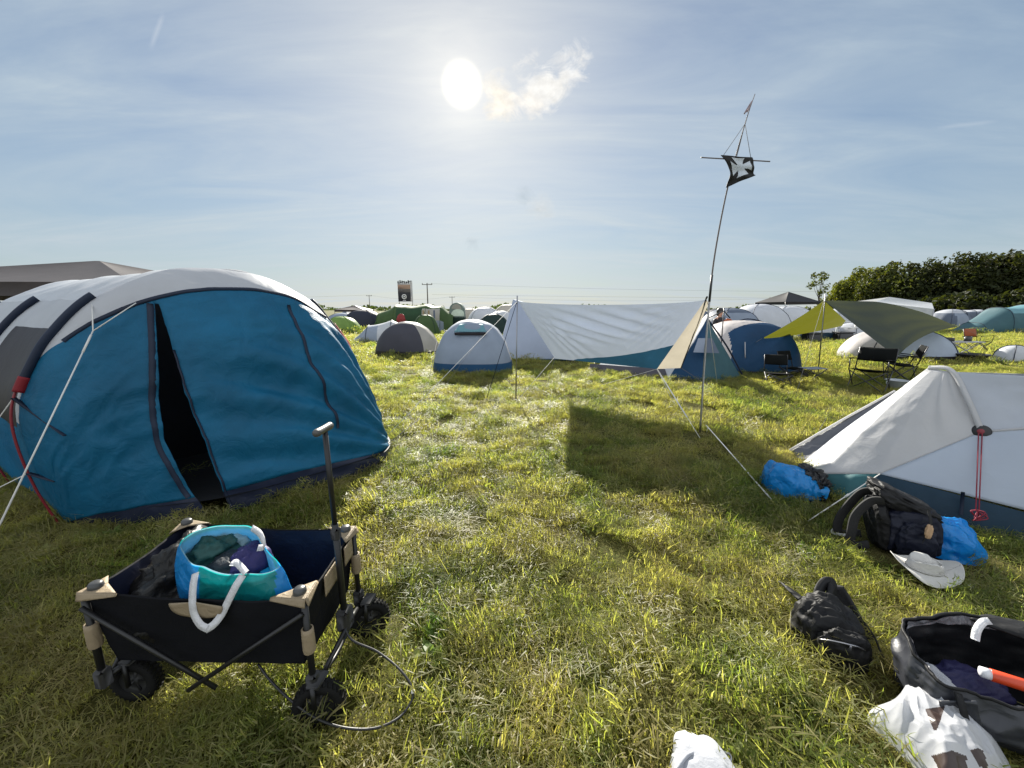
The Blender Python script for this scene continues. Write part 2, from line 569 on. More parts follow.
# ------------------------------------------------------------------ grass: leaf tufts spread one by one over the meadow
def blade_mat(name, trans):
    m = bpy.data.materials.new(name)
    g = NG(nt(m))
    at = g.n('ShaderNodeAttribute', attribute_name='Col').outputs['Color']
    pos = g.n('ShaderNodeNewGeometry').outputs['Position']
    n1 = g.noise(pos, .55, 4, .6); n2 = g.noise(pos, 2.6, 4, .65)
    dry = g.ramp(g.math('ADD', g.math('MULTIPLY', n1, .5), g.math('MULTIPLY', n2, .5)), [(.37, 0.0), (.54, .85)])
    c = g.mix(dry, at, g.mix(.68, at, (.33, .265, .13)))
    c = g.mix(g.ramp(g.noise(pos, 1.1, 3), [(.35, .45), (.6, 0)]), c, g.mix(1.0, c, (.62, .86, .72), 'MULTIPLY'))
    rn = g.n('ShaderNodeObjectInfo').outputs['Random']
    c = g.mix(1.0, c, g.ramp(rn, [(0, .78), (1, 1.2)]), 'MULTIPLY')
    d = g.n('ShaderNodeBsdfPrincipled', i_Roughness=.42); d.inputs['Specular IOR Level'].default_value = .19
    g.l(c, d.inputs['Base Color'])
    t = g.n('ShaderNodeBsdfTranslucent')
    g.l(g.mix(1.0, c, (1.98, 2.15, .85), 'MULTIPLY'), t.inputs[0])
    mx = g.n('ShaderNodeMixShader'); mx.inputs[0].default_value = trans
    g.l(d.outputs[0], mx.inputs[1]); g.l(t.outputs[0], mx.inputs[2])
    g.l(mx.outputs[0], g.n('ShaderNodeOutputMaterial').inputs[0])
    return m
BLADE = blade_mat('grass_blade', .58)

GREENS = [(.130, .180, .034), (.105, .160, .034), (.170, .205, .046), (.200, .215, .060), (.080, .132, .030)]
STRAW = [(.36, .31, .16), (.42, .37, .22), (.28, .23, .10), (.25, .24, .09)]

def tuft_mesh(name, n, rad, lmin, lmax, wmin, wmax, lean, straw, seed, seg=3, flatp=0.0):
    r = np.random.default_rng(seed)
    rr = rad * np.sqrt(r.random(n)); a = r.random(n) * 2 * pi
    bx, by = rr * np.cos(a), rr * np.sin(a)
    L = lmin + (lmax - lmin) * r.random(n) ** 1.6
    w = wmin + (wmax - wmin) * r.random(n)
    az = r.random(n) * 2 * pi
    ln = np.abs(r.normal(0, lean, n))
    fl = r.random(n) < flatp
    ln = np.where(fl, 1.25 + .25 * r.random(n), ln)
    curl = r.normal(.7, .5, n)
    st = r.random(n) < straw
    V, F, Cc = [], [], []
    for i in range(n):
        p = np.array([bx[i], by[i], -.012 if not fl[i] else .01 + .03 * r.random()])
        th = ln[i]; d = np.array([cos(az[i]), sin(az[i])])
        side = np.array([-d[1], d[0], 0]) * w[i] * .5
        col = np.array(random.choice(STRAW if st[i] else GREENS)) * (.75 + .5 * r.random())
        base = len(V)
        for k in range(seg):
            ww = 1 - .35 * (k / seg)
            V.append(p - side * ww); V.append(p + side * ww)
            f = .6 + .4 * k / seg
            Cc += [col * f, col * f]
            s = L[i] / seg
            p = p + np.array([d[0] * sin(th), d[1] * sin(th), cos(th)]) * s
            p[2] = max(p[2], .004)
            th = min(1.75, th + curl[i] / seg)
        V.append(p); Cc.append(col * 1.05)
        for k in range(seg - 1):
            q = base + 2 * k
            F.append((q, q + 1, q + 3, q + 2))
        q = base + 2 * (seg - 1)
        F.append((q, q + 1, q + 2))
    me = bpy.data.meshes.new(name)
    me.from_pydata([tuple(v) for v in V], [], F)
    ca = me.color_attributes.new('Col', 'FLOAT_COLOR', 'POINT')
    ca.data.foreach_set('color', np.concatenate([np.array(Cc), np.ones((len(Cc), 1))], 1).ravel())
    me.polygons.foreach_set('use_smooth', [True] * len(F))
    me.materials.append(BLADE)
    return bpy.data.objects.new(name, me)

def weed_mesh(name, n, seed):
    """low broad leaves (clover, plantain)"""
    r = np.random.default_rng(seed)
    V, F, Cc = [], [], []
    for i in range(n):
        a = r.random() * 2 * pi; L = .05 + .05 * r.random(); w = .012 + .012 * r.random()
        d = np.array([cos(a), sin(a), 0]); s = np.array([-d[1], d[0], 0]); b = np.array([r.normal(0, .03), r.normal(0, .03), .0])
        col = np.array([.075, .135, .03]) * (.8 + .6 * r.random())
        k = len(V)
        z1 = .02 + .03 * r.random(); z2 = .02 + .04 * r.random()
        V += [b, b + d * L * .45 - s * w + [0, 0, z1], b + d * L * .45 + s * w + [0, 0, z1], b + d * L + [0, 0, z2], b + d * L * .5 + [0, 0, z1 - .005]]
        Cc += [col * .7, col, col, col, col]
        F += [(k, k + 1, k + 4), (k, k + 4, k + 2), (k + 1, k + 3, k + 4), (k + 4, k + 3, k + 2)]
    me = bpy.data.meshes.new(name)
    me.from_pydata([tuple(v) for v in V], [], F)
    ca = me.color_attributes.new('Col', 'FLOAT_COLOR', 'POINT')
    ca.data.foreach_set('color', np.concatenate([np.array(Cc), np.ones((len(Cc), 1))], 1).ravel())
    me.materials.append(BLADE)
    return bpy.data.objects.new(name, me)

protos = []
for k in range(4): protos.append(tuft_mesh('tuft', 560, .20, .022, .080, .0022, .0052, 1.05, .24, 100 + k, 3, .30))   # 0-3 short turf
for k in range(3): protos.append(tuft_mesh('tuft', 150, .11, .045, .115, .0030, .0066, .85, .12, 120 + k, 4, .05))      # 4-6 taller green tuft
for k in range(2): protos.append(tuft_mesh('tuft', 110, .20, .07, .21, .0016, .0036, .9, .95, 140 + k, 4, .8))        # 7-8 lying straw
for k in range(2): protos.append(weed_mesh('tuft', 16, 160 + k))                                                        # 9-10 weeds
for k in range(3): protos.append(tuft_mesh('tuft', 260, .42, .05, .13, .008, .016, .7, .28, 180 + k, 2, .2))            # 11-13 coarse, for far off
pc = bpy.data.collections.new('tuft_shapes')
for i, q in enumerate(protos):
    q.name = 'tuft_%02d' % i
    pc.objects.link(q)

# grass pressed down by what lies on it
FLAT = [(*G(u_, v_)[:2], r_) for u_, v_, r_ in ((925, 580, .2), (915, 555, .28), (962, 562, .2), (846, 665, .2), (1000, 690, .36), (1050, 690, .36), (935, 740, .27), (700, 770, .16), (800, 495, .3), (395, 685, .16), (380, 705, .16), (345, 725, .12), (322, 722, .13), (371, 634, .13), (141, 697, .13), (790, 592, .12), (880, 545, .2), (770, 500, .1), (205, 505, .25))]
PT, RO, SCL, ID = [], [], [], []
def scatter(y0, y1, dens, ids, s0, s1, wfn=None, lim=1.42):
    n0 = int(dens * 2 * (lim * y1 + 2.8) * (y1 - y0))
    y = y0 + (y1 - y0) * rng.random(n0); x = (rng.random(n0) * 2 - 1) * (lim * y1 + 2.8)
    inside = np.abs(x) < lim * y + 2.8
    x, y = x[inside], y[inside]
    area_n = len(x)
    P = np.stack([x, y, 0 * x], -1)
    clump = fbm(P * 1.7, 41, 3) * .6 + fbm(P * .5, 43, 2) * .35
    keep = np.ones(area_n, bool) if wfn is None else rng.random(area_n) < wfn(clump)
    # nothing grows through the wheels and bags at the camera's feet; tents keep short grass under them
    x, y, clump = x[keep], y[keep], clump[keep]
    n = len(x)
    s = (s0 + (s1 - s0) * rng.random(n)) * (1 + .30 * np.clip(clump, -1, 1))
    for (ex, ey, er) in FLAT:
        s = np.where((x - ex) ** 2 + (y - ey) ** 2 < er * er, s * .42, s)
    PT.append(np.stack([x, y, gh(x, y) + .035 * np.clip(fbm(np.stack([x * 4.5, y * 4.5, 0 * x], -1), 47, 2), -.15, 1) * (y < 14)], -1))
    tilt = rng.normal(0, .26, (n, 2))
    RO.append(np.stack([tilt[:, 0], tilt[:, 1], rng.random(n) * 2 * pi], -1))
    SCL.append(np.stack([s, s, s * (.85 + .4 * rng.random(n))], -1))
    ID.append(rng.choice(ids, n))
scatter(-.4, 4.5, 44, [0, 1, 2, 3], .9, 1.2)
scatter(-.4, 4.5, 15, [4, 5, 6], .5, 1.1, lambda c: np.clip(.35 + 1.1 * c, .08, 1))
scatter(-.4, 5.0, 12, [7, 8], .5, 1.1, lambda c: np.clip(.55 - .6 * c, .15, 1))
scatter(-.4, 4.5, 2.2, [9, 10], .6, 1.2)
scatter(4.5, 11, 20, [0, 1, 2, 3], .95, 1.4)
scatter(4.5, 11, 8, [4, 5, 6], .6, 1.1, lambda c: np.clip(.3 + c, .05, 1))
scatter(5, 11, 3, [7, 8], .6, 1.1, lambda c: np.clip(.5 - .6 * c, .1, 1))
scatter(11, 26, 6.5, [11, 12, 13], .75, 1.15)
scatter(26, 75, 1.6, [11, 12, 13], 1.3, 2.3)
PT = np.concatenate(PT); RO = np.concatenate(RO); SCL = np.concatenate(SCL); ID = np.concatenate(ID)

gm = bpy.data.meshes.new('grass')
gm.from_pydata(PT.tolist(), [], [])
for nm, typ, key, dat in (('rot', 'FLOAT_VECTOR', 'vector', RO), ('scl', 'FLOAT_VECTOR', 'vector', SCL), ('idx', 'INT', 'value', ID)):
    at = gm.attributes.new(nm, typ, 'POINT'); at.data.foreach_set(key, np.ascontiguousarray(dat).ravel())
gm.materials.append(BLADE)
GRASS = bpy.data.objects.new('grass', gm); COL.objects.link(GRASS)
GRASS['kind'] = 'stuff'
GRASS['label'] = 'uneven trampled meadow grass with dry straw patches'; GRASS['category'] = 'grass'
ng = bpy.data.node_groups.new('grow', 'GeometryNodeTree')
ng.interface.new_socket('Geometry', in_out='INPUT', socket_type='NodeSocketGeometry')
ng.interface.new_socket('Geometry', in_out='OUTPUT', socket_type='NodeSocketGeometry')
def gn(t, **k):
    nd = ng.nodes.new(t)
    for a_, b_ in k.items(): setattr(nd, a_, b_)
    return nd
gi, go = gn('NodeGroupInput'), gn('NodeGroupOutput')
ci_ = gn('GeometryNodeCollectionInfo'); ci_.inputs['Collection'].default_value = pc
ci_.inputs['Separate Children'].default_value = True; ci_.inputs['Reset Children'].default_value = True
ip = gn('GeometryNodeInstanceOnPoints'); ip.inputs['Pick Instance'].default_value = True
def na(nm, typ):
    nd = gn('GeometryNodeInputNamedAttribute', data_type=typ); nd.inputs['Name'].default_value = nm
    return nd.outputs['Attribute']
L_ = ng.links.new
L_(gi.outputs[0], ip.inputs['Points']); L_(ci_.outputs[0], ip.inputs['Instance'])
L_(na('idx', 'INT'), ip.inputs['Instance Index']); L_(na('rot', 'FLOAT_VECTOR'), ip.inputs['Rotation']); L_(na('scl', 'FLOAT_VECTOR'), ip.inputs['Scale'])
L_(ip.outputs[0], go.inputs[0])
md = GRASS.modifiers.new('grow', 'NODES'); md.node_group = ng
# ------------------------------------------------------------------ fabrics and solids
F_BLUE = fabric('blue_flysheet', (.009, .140, .265), trans=.36, tcol=(.005, .19, .40), var=.2, bump=.8, bscale=6, fine=.35, bdist=.022)
F_GREY = fabric('pale_grey_flysheet', (.52, .53, .56), trans=.28, var=.06, bump=.35, bscale=7)
F_WHITE = fabric('white_flysheet', (.66, .67, .70), trans=.34, var=.05, bump=.35, bscale=7)
F_NAVY = fabric('navy_trim_cloth', (.010, .018, .040), trans=.04, var=.2)
F_MUD = fabric('navy_mud_skirt', (.018, .024, .050), trans=.12, rough=.35, var=.3, bump=.7)
F_MESH = fabric('dark_window_mesh', (.018, .014, .018), trans=.02, var=.15)
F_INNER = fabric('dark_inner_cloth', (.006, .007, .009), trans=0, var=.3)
F_RED = fabric('red_trim_cloth', (.28, .02, .03), trans=.3)
S_REDPOLE = solid('red_pole', (.20, .015, .025), .4)
S_CORD = solid('white_cord', (.62, .61, .58), .8)
S_DARKCORD = solid('grey_cord', (.10, .10, .11), .8)
S_PEG = solid('steel_peg', (.4, .4, .42), .35, 1.0)
S_BLACK = solid('black_plastic', (.012, .012, .013), .45)
S_STEEL = solid('steel_pole', (.33, .33, .35), .35, .9)
S_DKSTEEL = solid('dark_steel_pole', (.06, .06, .065), .4, .6)

# ------------------------------------------------------------------ big blue tunnel tent on the left
L1 = G(66, 523); R1 = G(372, 436)
M1 = (L1 + R1) / 2
HW = np.linalg.norm(R1 - L1) / 2
EX = unit(R1 - L1)
AX = unit(A(-.875, .485, 0))
PROF = crom([(-1, 0), (-1.052, .34), (-1.077, .70), (-1.06, .95), (-.98, 1.21), (-.885, 1.43), (-.70, 1.705), (-.4, 1.925), (-.19, 1.975), (.076, 1.968), (.305, 1.88), (.52, 1.70), (.64, 1.50), (.74, 1.30), (.85, 1.015), (.933, .69), (.9876, .35), (1, 0)], 12)
PL = np.concatenate([[0], np.cumsum(np.linalg.norm(np.diff(PROF * [HW, 1], axis=0), axis=1))]); PL /= PL[-1]
KL = PL[6 * 12]; KR = PL[11 * 12]; KM = PL[4 * 12]; KR2 = PL[13 * 12]
def hoop(k, s, sc=1.0, zs=1.0):
    """point at fraction k of the hoop that stands s metres behind the front hoop"""
    x = np.interp(k, PL, PROF[:, 0]); zz = np.interp(k, PL, PROF[:, 1])
    return M1 + AX * np.asarray(s)[..., None] + EX * (x * HW * sc)[..., None] + A(0, 0, 1) * (zz * zs)[..., None]

BT = thing('tunnel_tent', 'large blue and grey tunnel tent with its front door flap hanging open', 'tent', M1)
# front: from the hoop down to the pegged hem
base = crom([G(66, 523), G(95, 525), G(150, 523), G(228, 512), G(300, 492), G(346, 478), G(386, 463), G(389, 447), G(372, 436)], 12)
BL = np.concatenate([[0], np.cumsum(np.linalg.norm(np.diff(base, axis=0), axis=1))]); BL /= BL[-1]
BKx = [0, .15, .32, .50, .68, .82, .92, 1.0]
BKy = [0, .06, .18, .42, .66, .82, .95, 1.0]
def front(k, r):
    k = np.asarray(k, float); r = np.asarray(r, float)
    h = hoop(k, 0 * k)
    bk = np.interp(k, BKx, BKy)
    b = np.stack([np.interp(bk, BL, base[:, i]) for i in range(3)], -1)
    P = h * (1 - r)[..., None] + b * r[..., None]
    out = -AX * .75 + A(0, 0, .55)
    w = np.sin(pi * np.clip(k, 0, 1)) ** .8
    P = P + out * (.24 * w * np.clip(1.25 - 1.25 * (k - .55) / .45, .12, 1) * np.sin(pi * r ** .8))[..., None]
    # tension folds running to the pegged right-hand corner, slack folds beside the door
    d1 = np.arctan2(1.02 - r, (.93 - k) * 1.6 + .02)
    dd = np.sqrt((1.02 - r) ** 2 + ((.93 - k) * 1.6) ** 2)
    f1 = (np.sin(d1 * 21 + 1.3 * np.sin(d1 * 7)) * .6 + np.sin(d1 * 37 + 2)) * .040 * np.exp(-((dd - .6) / .55) ** 2) * (k > .38) * np.clip((k - .38) * 8, 0, 1)
    f2 = np.sin((k * 1.0 + r * .32) * 46 + 2 * np.sin(r * 5)) * .034 * np.clip(r * 1.4 - .25, 0, 1) * np.clip((.42 - k) * 8, 0, 1) * np.clip(k * 12, 0, 1)
    n3 = np.sin(k * 30 + r * 17 + 3 * vn(np.stack([k * 6, r * 4, 0 * r + 7], -1), 5)) * .010 * np.clip(1 - 2 * np.abs(vn(np.stack([k * 4, r * 3, 0 * r], -1), 91)), 0, 1) + fbm(np.stack([k * 9, r * 5, 0 * r], -1), 71, 3) * .022 + ridge(np.stack([k * 7 + r * 3, r * 5 - k * 2, 0 * r + 2], -1), 75, 3) * .026
    n4 = ridge(np.stack([k * 16 + r * 6, r * 13 - k * 5, 0 * r + 3], -1), 79, 2) * .009
    cq = r - (k - .36) * 1.5 + .10 * vn(np.stack([k * 5, r * 5, 0 * r + 1], -1), 95)
    f5 = (np.abs(np.sin(cq * 15)) ** .6 * .020 + np.abs(np.sin(cq * 33 + 1)) ** .7 * .008) * np.clip((k - .34) * 9, 0, 1) * np.clip((1.0 - k) * 5, 0, 1) * (.35 + .65 * np.clip(r * 1.3, 0, 1))
    cl = r * .55 + (k - .30) * 2.6 + .12 * vn(np.stack([k * 6, r * 4, 0 * r + 5], -1), 97)
    f6 = np.abs(np.sin(cl * 13)) ** .6 * .024 * np.clip((.34 - k) * 9, 0, 1) * np.clip(k * 9, 0, 1) * np.clip(r * 1.5 - .1, 0, 1)
    P = P + out * ((f1 + f2 + n3 + n4 + f5 + f6) * w * np.sin(pi * np.clip(r, 0, 1)) ** .5)[..., None]
    P[..., 2] = np.maximum(P[..., 2], 0.004)
    return P
K, R = np.meshgrid(np.linspace(0, 1, 401), np.linspace(0, 1, 201), indexing='ij')
FP = front(K, R); FX = PX(FP)
def find(u, v):
    q = np.argmin((FX[..., 0] - u) ** 2 + (FX[..., 1] - v) ** 2)
    i, j = np.unravel_index(q, K.shape)
    return K[i, j], R[i, j]
def edge(pix):
    kr = np.array([find(*q) for q in pix])
    o_ = np.argsort(kr[:, 1])
    return kr[o_]
eL = edge([(155, 304), (157, 350), (158, 400), (163, 440), (178, 470), (196, 497), (206, 511)])
eR = edge([(158, 304), (172, 350), (186, 395), (204, 440), (217, 475), (229, 508)])
rr = np.linspace(0, 1, 96)
kl = np.interp(rr, eL[:, 1], eL[:, 0]); kr_ = np.interp(rr, eR[:, 1], eR[:, 0])
r0 = max(eL[0, 1], eR[0, 1])
kr_ = np.maximum(kr_, kl); kr_[rr <= r0] = kl[rr <= r0]
q = np.linspace(0, 1, 80)[:, None]
Lk = q * kl[None, :]; Rk = kr_[None, :] + q * (1 - kr_[None, :])
RR = np.broadcast_to(rr[None, :], Lk.shape)
blue = edge([(62, 342), (100, 320), (145, 301), (200, 291), (250, 290), (300, 302), (326, 318), (338, 335)])
bo = np.argsort(blue[:, 0]); blue = blue[bo]
def bline(k): return np.interp(k, np.concatenate([[blue[0, 0] - .04], blue[:, 0], [blue[-1, 0] + .03]]), np.concatenate([[0], blue[:, 1], [0]]))
def section(lo_edge, hi_edge, ra, rb, n, nm, mt, **kw):
    """cloth between two k edges (functions of r) and two r edges (functions of k)"""
    qq = np.linspace(0, 1, 90)[:, None]; tt = np.linspace(0, 1, n)[None, :]
    kt = lo_edge(r0) + qq * (hi_edge(r0) - lo_edge(r0))
    A_, B_ = ra(kt), rb(kt)
    Rr = A_ + (B_ - A_) * tt
    Kq = lo_edge(Rr) + qq * (hi_edge(Rr) - lo_edge(Rr))
    MB().grid(front(Kq, Rr)).build(nm, mt, BT, **kw)
zero = lambda x: 0 * np.asarray(x, float); one = lambda x: 1 + 0 * np.asarray(x, float)
le = lambda r_: np.interp(r_, rr, kl); re_ = lambda r_: np.interp(r_, rr, kr_)
bl_ = lambda k_: np.maximum(bline(k_), .004)
for lo_e, hi_e in ((zero, le), (re_, one)):
    section(lo_e, hi_e, zero, bl_, 10, 'front_gable', F_GREY)
    section(lo_e, hi_e, bl_, lambda k_: .925 + 0 * k_, 80, 'front_panel', F_BLUE, solid=.004)
    section(lo_e, hi_e, lambda k_: .925 + 0 * k_, one, 9, 'mud_skirt', F_MUD)
# navy zip strips on the front
def strip(pix, w, name='zip_flap', off=.012):
    kr = np.array([find(*p_) for p_ in pix])
    c = crom([np.append(p_, 0) for p_ in kr], 8)
    P = front(c[:, 0], c[:, 1]) + (-AX * .8 + A(0, 0, .4)) * off
    MB().ribbon(P, w, up=-AX + A(0, 0, .4), thick=.004).build(name, F_NAVY, BT)
strip([(150, 304), (152, 350), (152, 400), (157, 440), (170, 468), (190, 497)], .05)
strip([(288, 305), (303, 340), (313, 368), (326, 400), (338, 428)], .028)
strip([(232, 507), (219, 475), (206, 440), (188, 395), (174, 350)], .014)
bl_pts = [(62, 342), (100, 320), (145, 301), (200, 291), (250, 290), (300, 302), (326, 318)]
strip(bl_pts, .03, 'piping')
# tunnel: roof, sides
kk = np.linspace(0, 1, 121)
S_H = [0, 1.5, 3.0]
ss = np.concatenate([np.linspace(0, 1.5, 24), np.linspace(1.5, 3.0, 24)[1:], np.linspace(3.0, 4.3, 20)[1:]])
KK, SS = np.meshgrid(kk, ss, indexing='ij')
end = np.clip((SS - 3.0) / 1.3, 0, 1)
sag = np.where(SS < 3, np.sin(pi * (SS % 1.5) / 1.5) ** 1.0, 0) * .05
P = hoop(KK, SS, 1 - .35 * end ** 2, (1 - .97 * end ** 1.7))
ctr = M1 + AX * SS[..., None] + A(0, 0, .8)
P = P - (P - ctr) * (sag * .22)[..., None]
P = wrinkle(P, .010, 3.5, 4)
P[..., 2] = np.maximum(P[..., 2], .003)
zc = P[:-1, :-1, 2]; kc = KK[:-1, :-1]; sc_ = SS[:-1, :-1]
left_low = (kc < .5)
roof_m = (kc > KL) & (kc < KR)
mesh_m = ~roof_m & left_low & (sc_ > .10) & (sc_ < 1.28) & (zc < 1.46) & (zc > .74)
blue_m = ~roof_m & ~mesh_m & (zc < .80) | (~roof_m & ~left_low)
pale_m = ~roof_m & ~mesh_m & ~blue_m
MB().gridmask(P, roof_m).build('roof', F_WHITE, BT)
MB().gridmask(P, mesh_m).build('window', F_MESH, BT)
MB().gridmask(P, blue_m).build('side_wall', F_BLUE, BT)
MB().gridmask(P, pale_m).build('upper_side_wall', F_GREY, BT)
# near-black sheet added inside the tunnel so the door gap stays dark
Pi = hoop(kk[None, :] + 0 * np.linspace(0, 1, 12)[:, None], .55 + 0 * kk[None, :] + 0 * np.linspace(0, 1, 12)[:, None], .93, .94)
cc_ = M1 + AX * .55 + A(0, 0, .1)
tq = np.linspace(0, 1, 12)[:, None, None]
MB().grid(cc_ * (1 - tq) + Pi * tq).build('door_gap_dark_sheet', F_INNER, BT)
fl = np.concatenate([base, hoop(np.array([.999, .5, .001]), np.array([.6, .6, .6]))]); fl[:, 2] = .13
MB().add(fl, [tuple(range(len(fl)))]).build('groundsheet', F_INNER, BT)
# sleeves and poles
def hoop_line(s, k0, k1, n=40, out=.02):
    k = np.linspace(k0, k1, n); p_ = hoop(k, 0 * k + s)
    c_ = M1 + AX * s + A(0, 0, .8)
    dirn = p_ - c_; dirn /= np.linalg.norm(dirn, axis=1)[:, None]
    return p_ + dirn * out
for s in S_H:
    MB().tube(hoop_line(s, KM - .02, KL), .031, 10, flat=(1, .8)).build('pole_sleeve', F_NAVY, BT)
    MB().tube(hoop_line(s, KR, KR2 + .01), .031, 10, flat=(1, .8)).build('pole_sleeve', F_NAVY, BT)
    MB().tube(hoop_line(s, .0, KM - .02, out=.035), .008, 8).build('tent_pole', S_REDPOLE, BT)
    MB().tube(hoop_line(s, KR2, 1.0, out=.035), .008, 8).build('tent_pole', S_REDPOLE, BT)
# red gusset and toggles where the pole leaves its sleeve
a_, b_, c_ = W(338, 338, 4.65), W(357, 368, 4.75), W(359, 345, 4.75)
MB().grid(patch(W(334, 322, 4.6), W(343, 345, 4.6), W(358, 368, 4.75), W(349, 342, 4.75), 10, 10, .02)).build('gusset', F_RED, BT, solid=.004)
MB().tube(hoop_line(0, KM - .035, KM - .015, 8, .02), .033, 10).build('sleeve_end', F_RED, BT)
for (k, zz) in ((.185, .1), (.085, .1)):
    p_ = hoop_line(0, k, k + .001, 2, .035)[0]; q_ = front(np.array([k + .012]), np.array([.35]))[0]
    MB().ribbon([p_, q_ + (q_ - p_) * .2], .03, thick=.006).build('toggle_strap', F_NAVY, BT)
# guy lines
J = W(93, 331, 2.72)
MB().tube([W(92, 303, 2.98), J], .004, 6).tube([W(136, 303, 2.95), J], .004, 6).build('guy_line', S_CORD, BT)
MB().tube([J, W(0, 524, 1.72), G(-22, 560)], .0045, 6).tube([J * .97 + W(0, 524, 1.72) * .03, J * .85 + W(0, 524, 1.72) * .15], .007, 6).build('guy_line', S_CORD, BT)
MB().tube([hoop_line(0, .185, .186, 2, .035)[0], G(-60, 500)], .004, 6).build('guy_line', S_CORD, BT)
MB().tube([hoop_line(0, .085, .086, 2, .035)[0], G(-50, 512)], .004, 6).build('guy_line', S_CORD, BT)
MB().tube([G(384, 447, .16), G(428, 412, .02)], .0035, 6).build('guy_line', S_DARKCORD, BT)
ob = MB()
crumple(ob, G(222, 500) + AX * .12 + A(0, 0, .03), (.10, .06, .03), .3, 8)
tag(ob.build('paper_bag', solid('crumpled_paper', (.62, .60, .56), .8), loc=G(222, 500) + AX * .12), 'crumpled white scrap lying in the doorway of the big blue tent', 'litter')
# ------------------------------------------------------------------ silver dome tent at the right edge
F_SILVER = fabric('silver_flysheet', (.60, .60, .62), trans=.38, tcol=(.70, .68, .65), var=.05, bump=.35, bscale=8)
F_TEAL = fabric('teal_hem', (.010, .038, .068), trans=.25, var=.2, bump=.5)
F_SEA = fabric('sea_green_hem', (.045, .15, .17), trans=.35, var=.2, bump=.5)
F_FLAP = fabric('grey_door_flap', (.13, .135, .155), trans=.25, var=.15)
N0 = G(818, 492)
RA = unit(A(.68, -.73, 0)); RB = unit(A(.73, .68, 0))
def RT(s, b, z): return N0 + RA * s + RB * b + A(0, 0, z)
DT = thing('dome_tent', 'silver grey dome tent with a red cord hanging from its black vent', 'tent', RT(.9, .65, 0))
Tt = G(801, 463, .0)                                   # far toe of the porch
def at_b(u, v, b):
    """where the pixel ray meets the tent's upright long section at depth b"""
    d = ray(u, v); n = RB; t = ((N0 + RB * b - A(0, 0, EYE)) @ n) / (d @ n)
    return d * t + A(0, 0, EYE)
Pk = at_b(951, 372, .66); Pk2 = at_b(928, 368, .72)
Gm = at_b(981, 432, .43)
Rg = at_b(1024, 374, .66); Rg2 = Rg + RA * .9 + A(0, 0, .02); Rg3 = Rg + RA * 1.6 + A(0, 0, -1.0)
K0 = at_b(880, 474, .07)                                # where porch, side and hem meet
H1 = at_b(1024, 512, .06); H2 = H1 + RA * 1.3; H2[2] = .2
def hemz(p, z=.004):
    q_ = np.array(p, float); q_[2] = z
    return q_
# porch panel (K0, toe, peak, grommet)
def tri(a, b, c, n=26, sag=0., wr=0., seed=0, ws=4):
    """triangle as a fan from a, bulged and creased"""
    a, b, c = [np.asarray(x, float) for x in (a, b, c)]
    u = np.linspace(0, 1, n)[:, None, None]; v = np.linspace(0, 1, n)[None, :, None]
    P = a + u * ((1 - v) * (b - a) + v * (c - a))
    N = unit(np.cross(b - a, c - a))
    if N @ (A(0, 0, EYE) - a) < 0: N = -N
    k = 4 * v * (1 - v) * np.sin(pi * u) * 1.2
    P = P + N * sag * k
    if wr: P = P + N * (wr * np.minimum(1, 2.5 * k[..., 0]) * ridge(P * ws, seed))[..., None]
    return P
toe = at_b(803, 462, .62); 
lo = G(820, 474, .14)
por = MB()
uu = np.linspace(0, 1, 60)
def poly(ts, ps): return np.stack([np.interp(uu, ts, [q_[i] for q_ in ps]) for i in range(3)], -1)
Bp = poly([0, .26, .58, 1], [toe, lo, K0, Gm]); Tp = poly([0, .45, 1], [Pk2, Pk2 * .6 + Pk * .4, Pk])
vv = np.linspace(0, 1, 44)[None, :, None]
PP_ = Bp[:, None] * (1 - vv) + Tp[:, None] * vv
outw = unit(-RB - RA * .8 + A(0, 0, .9))
envp = (np.sin(pi * uu) ** .7)[:, None] * np.sin(pi * vv[..., 0])
U2, V2 = uu[:, None], vv[..., 0]
PP_ = PP_ + outw * (envp * (.022 + .009 * ridge(PP_ * A(4, 4, 2.5), 3, 3)) + np.sin(pi * V2) * .012 * np.sin(U2 * 44 + 5 * V2) * np.exp(-((U2 - .86) / .13) ** 2))[..., None]
por.grid(PP_)
por.build('porch', F_SILVER, DT, solid=.003)
Rr = at_b(1024, 391, .58); Rr2 = Rr + RA * .8
side = MB()
side.grid(patch(K0, H2, Rr2, Gm, 44, 30, .03, .005, 6, ws=3))
side.build('side_wall', fabric('silver_shaded_fly', (.48, .53, .61), trans=.26, var=.05, bump=.3, bscale=8), DT, solid=.003)  # same silver cloth, shade put into a bluer, darker colour
top = MB()
top.grid(patch(Gm, Rr2, Rg2, Pk, 44, 30, -.05, .010, 9, ws=5))
top.grid(tri(Rr2, H2, Rg2, 8))
fr = [p_ + RB * .68 + A(0, 0, -.35) for p_ in (Pk2, Pk, Rg, Rg2)]
for p_, q_, a_, b_ in ((Pk2, Pk, fr[0], fr[1]), (Pk, Rg, fr[1], fr[2]), (Rg, Rg2, fr[2], fr[3])):
    top.grid(patch(p_, q_, b_, a_, 8, 12, .04))
fg = [hemz(p_ + RB * .15) for p_ in fr]
for i in range(3): top.grid(patch(fr[i], fr[i + 1], fg[i + 1], fg[i], 8, 8, .03))
top.grid(patch(Pk2, fr[0], hemz(toe + RB * .7 + RA * .1, .1), toe, 14, 14, .04))
top.grid(patch(Rg2, fr[3], hemz(fr[3] + RA * .8), hemz(H2 + RA * .2), 10, 10, .05))
top.build('roof', fabric('silver_half_shaded_fly', (.56, .59, .65), trans=.34, var=.05, bump=.3, bscale=8), DT, solid=.003)  # same silver cloth again, a lighter step of the painted shade
hm = MB()
b0, b1, b2 = G(846, 503), G(1024, 549), hemz(H2 - RB * .05)
hm.grid(patch(b0, G(880, 513), K0, K0 * .99 + lo * .01, 10, 10)); 
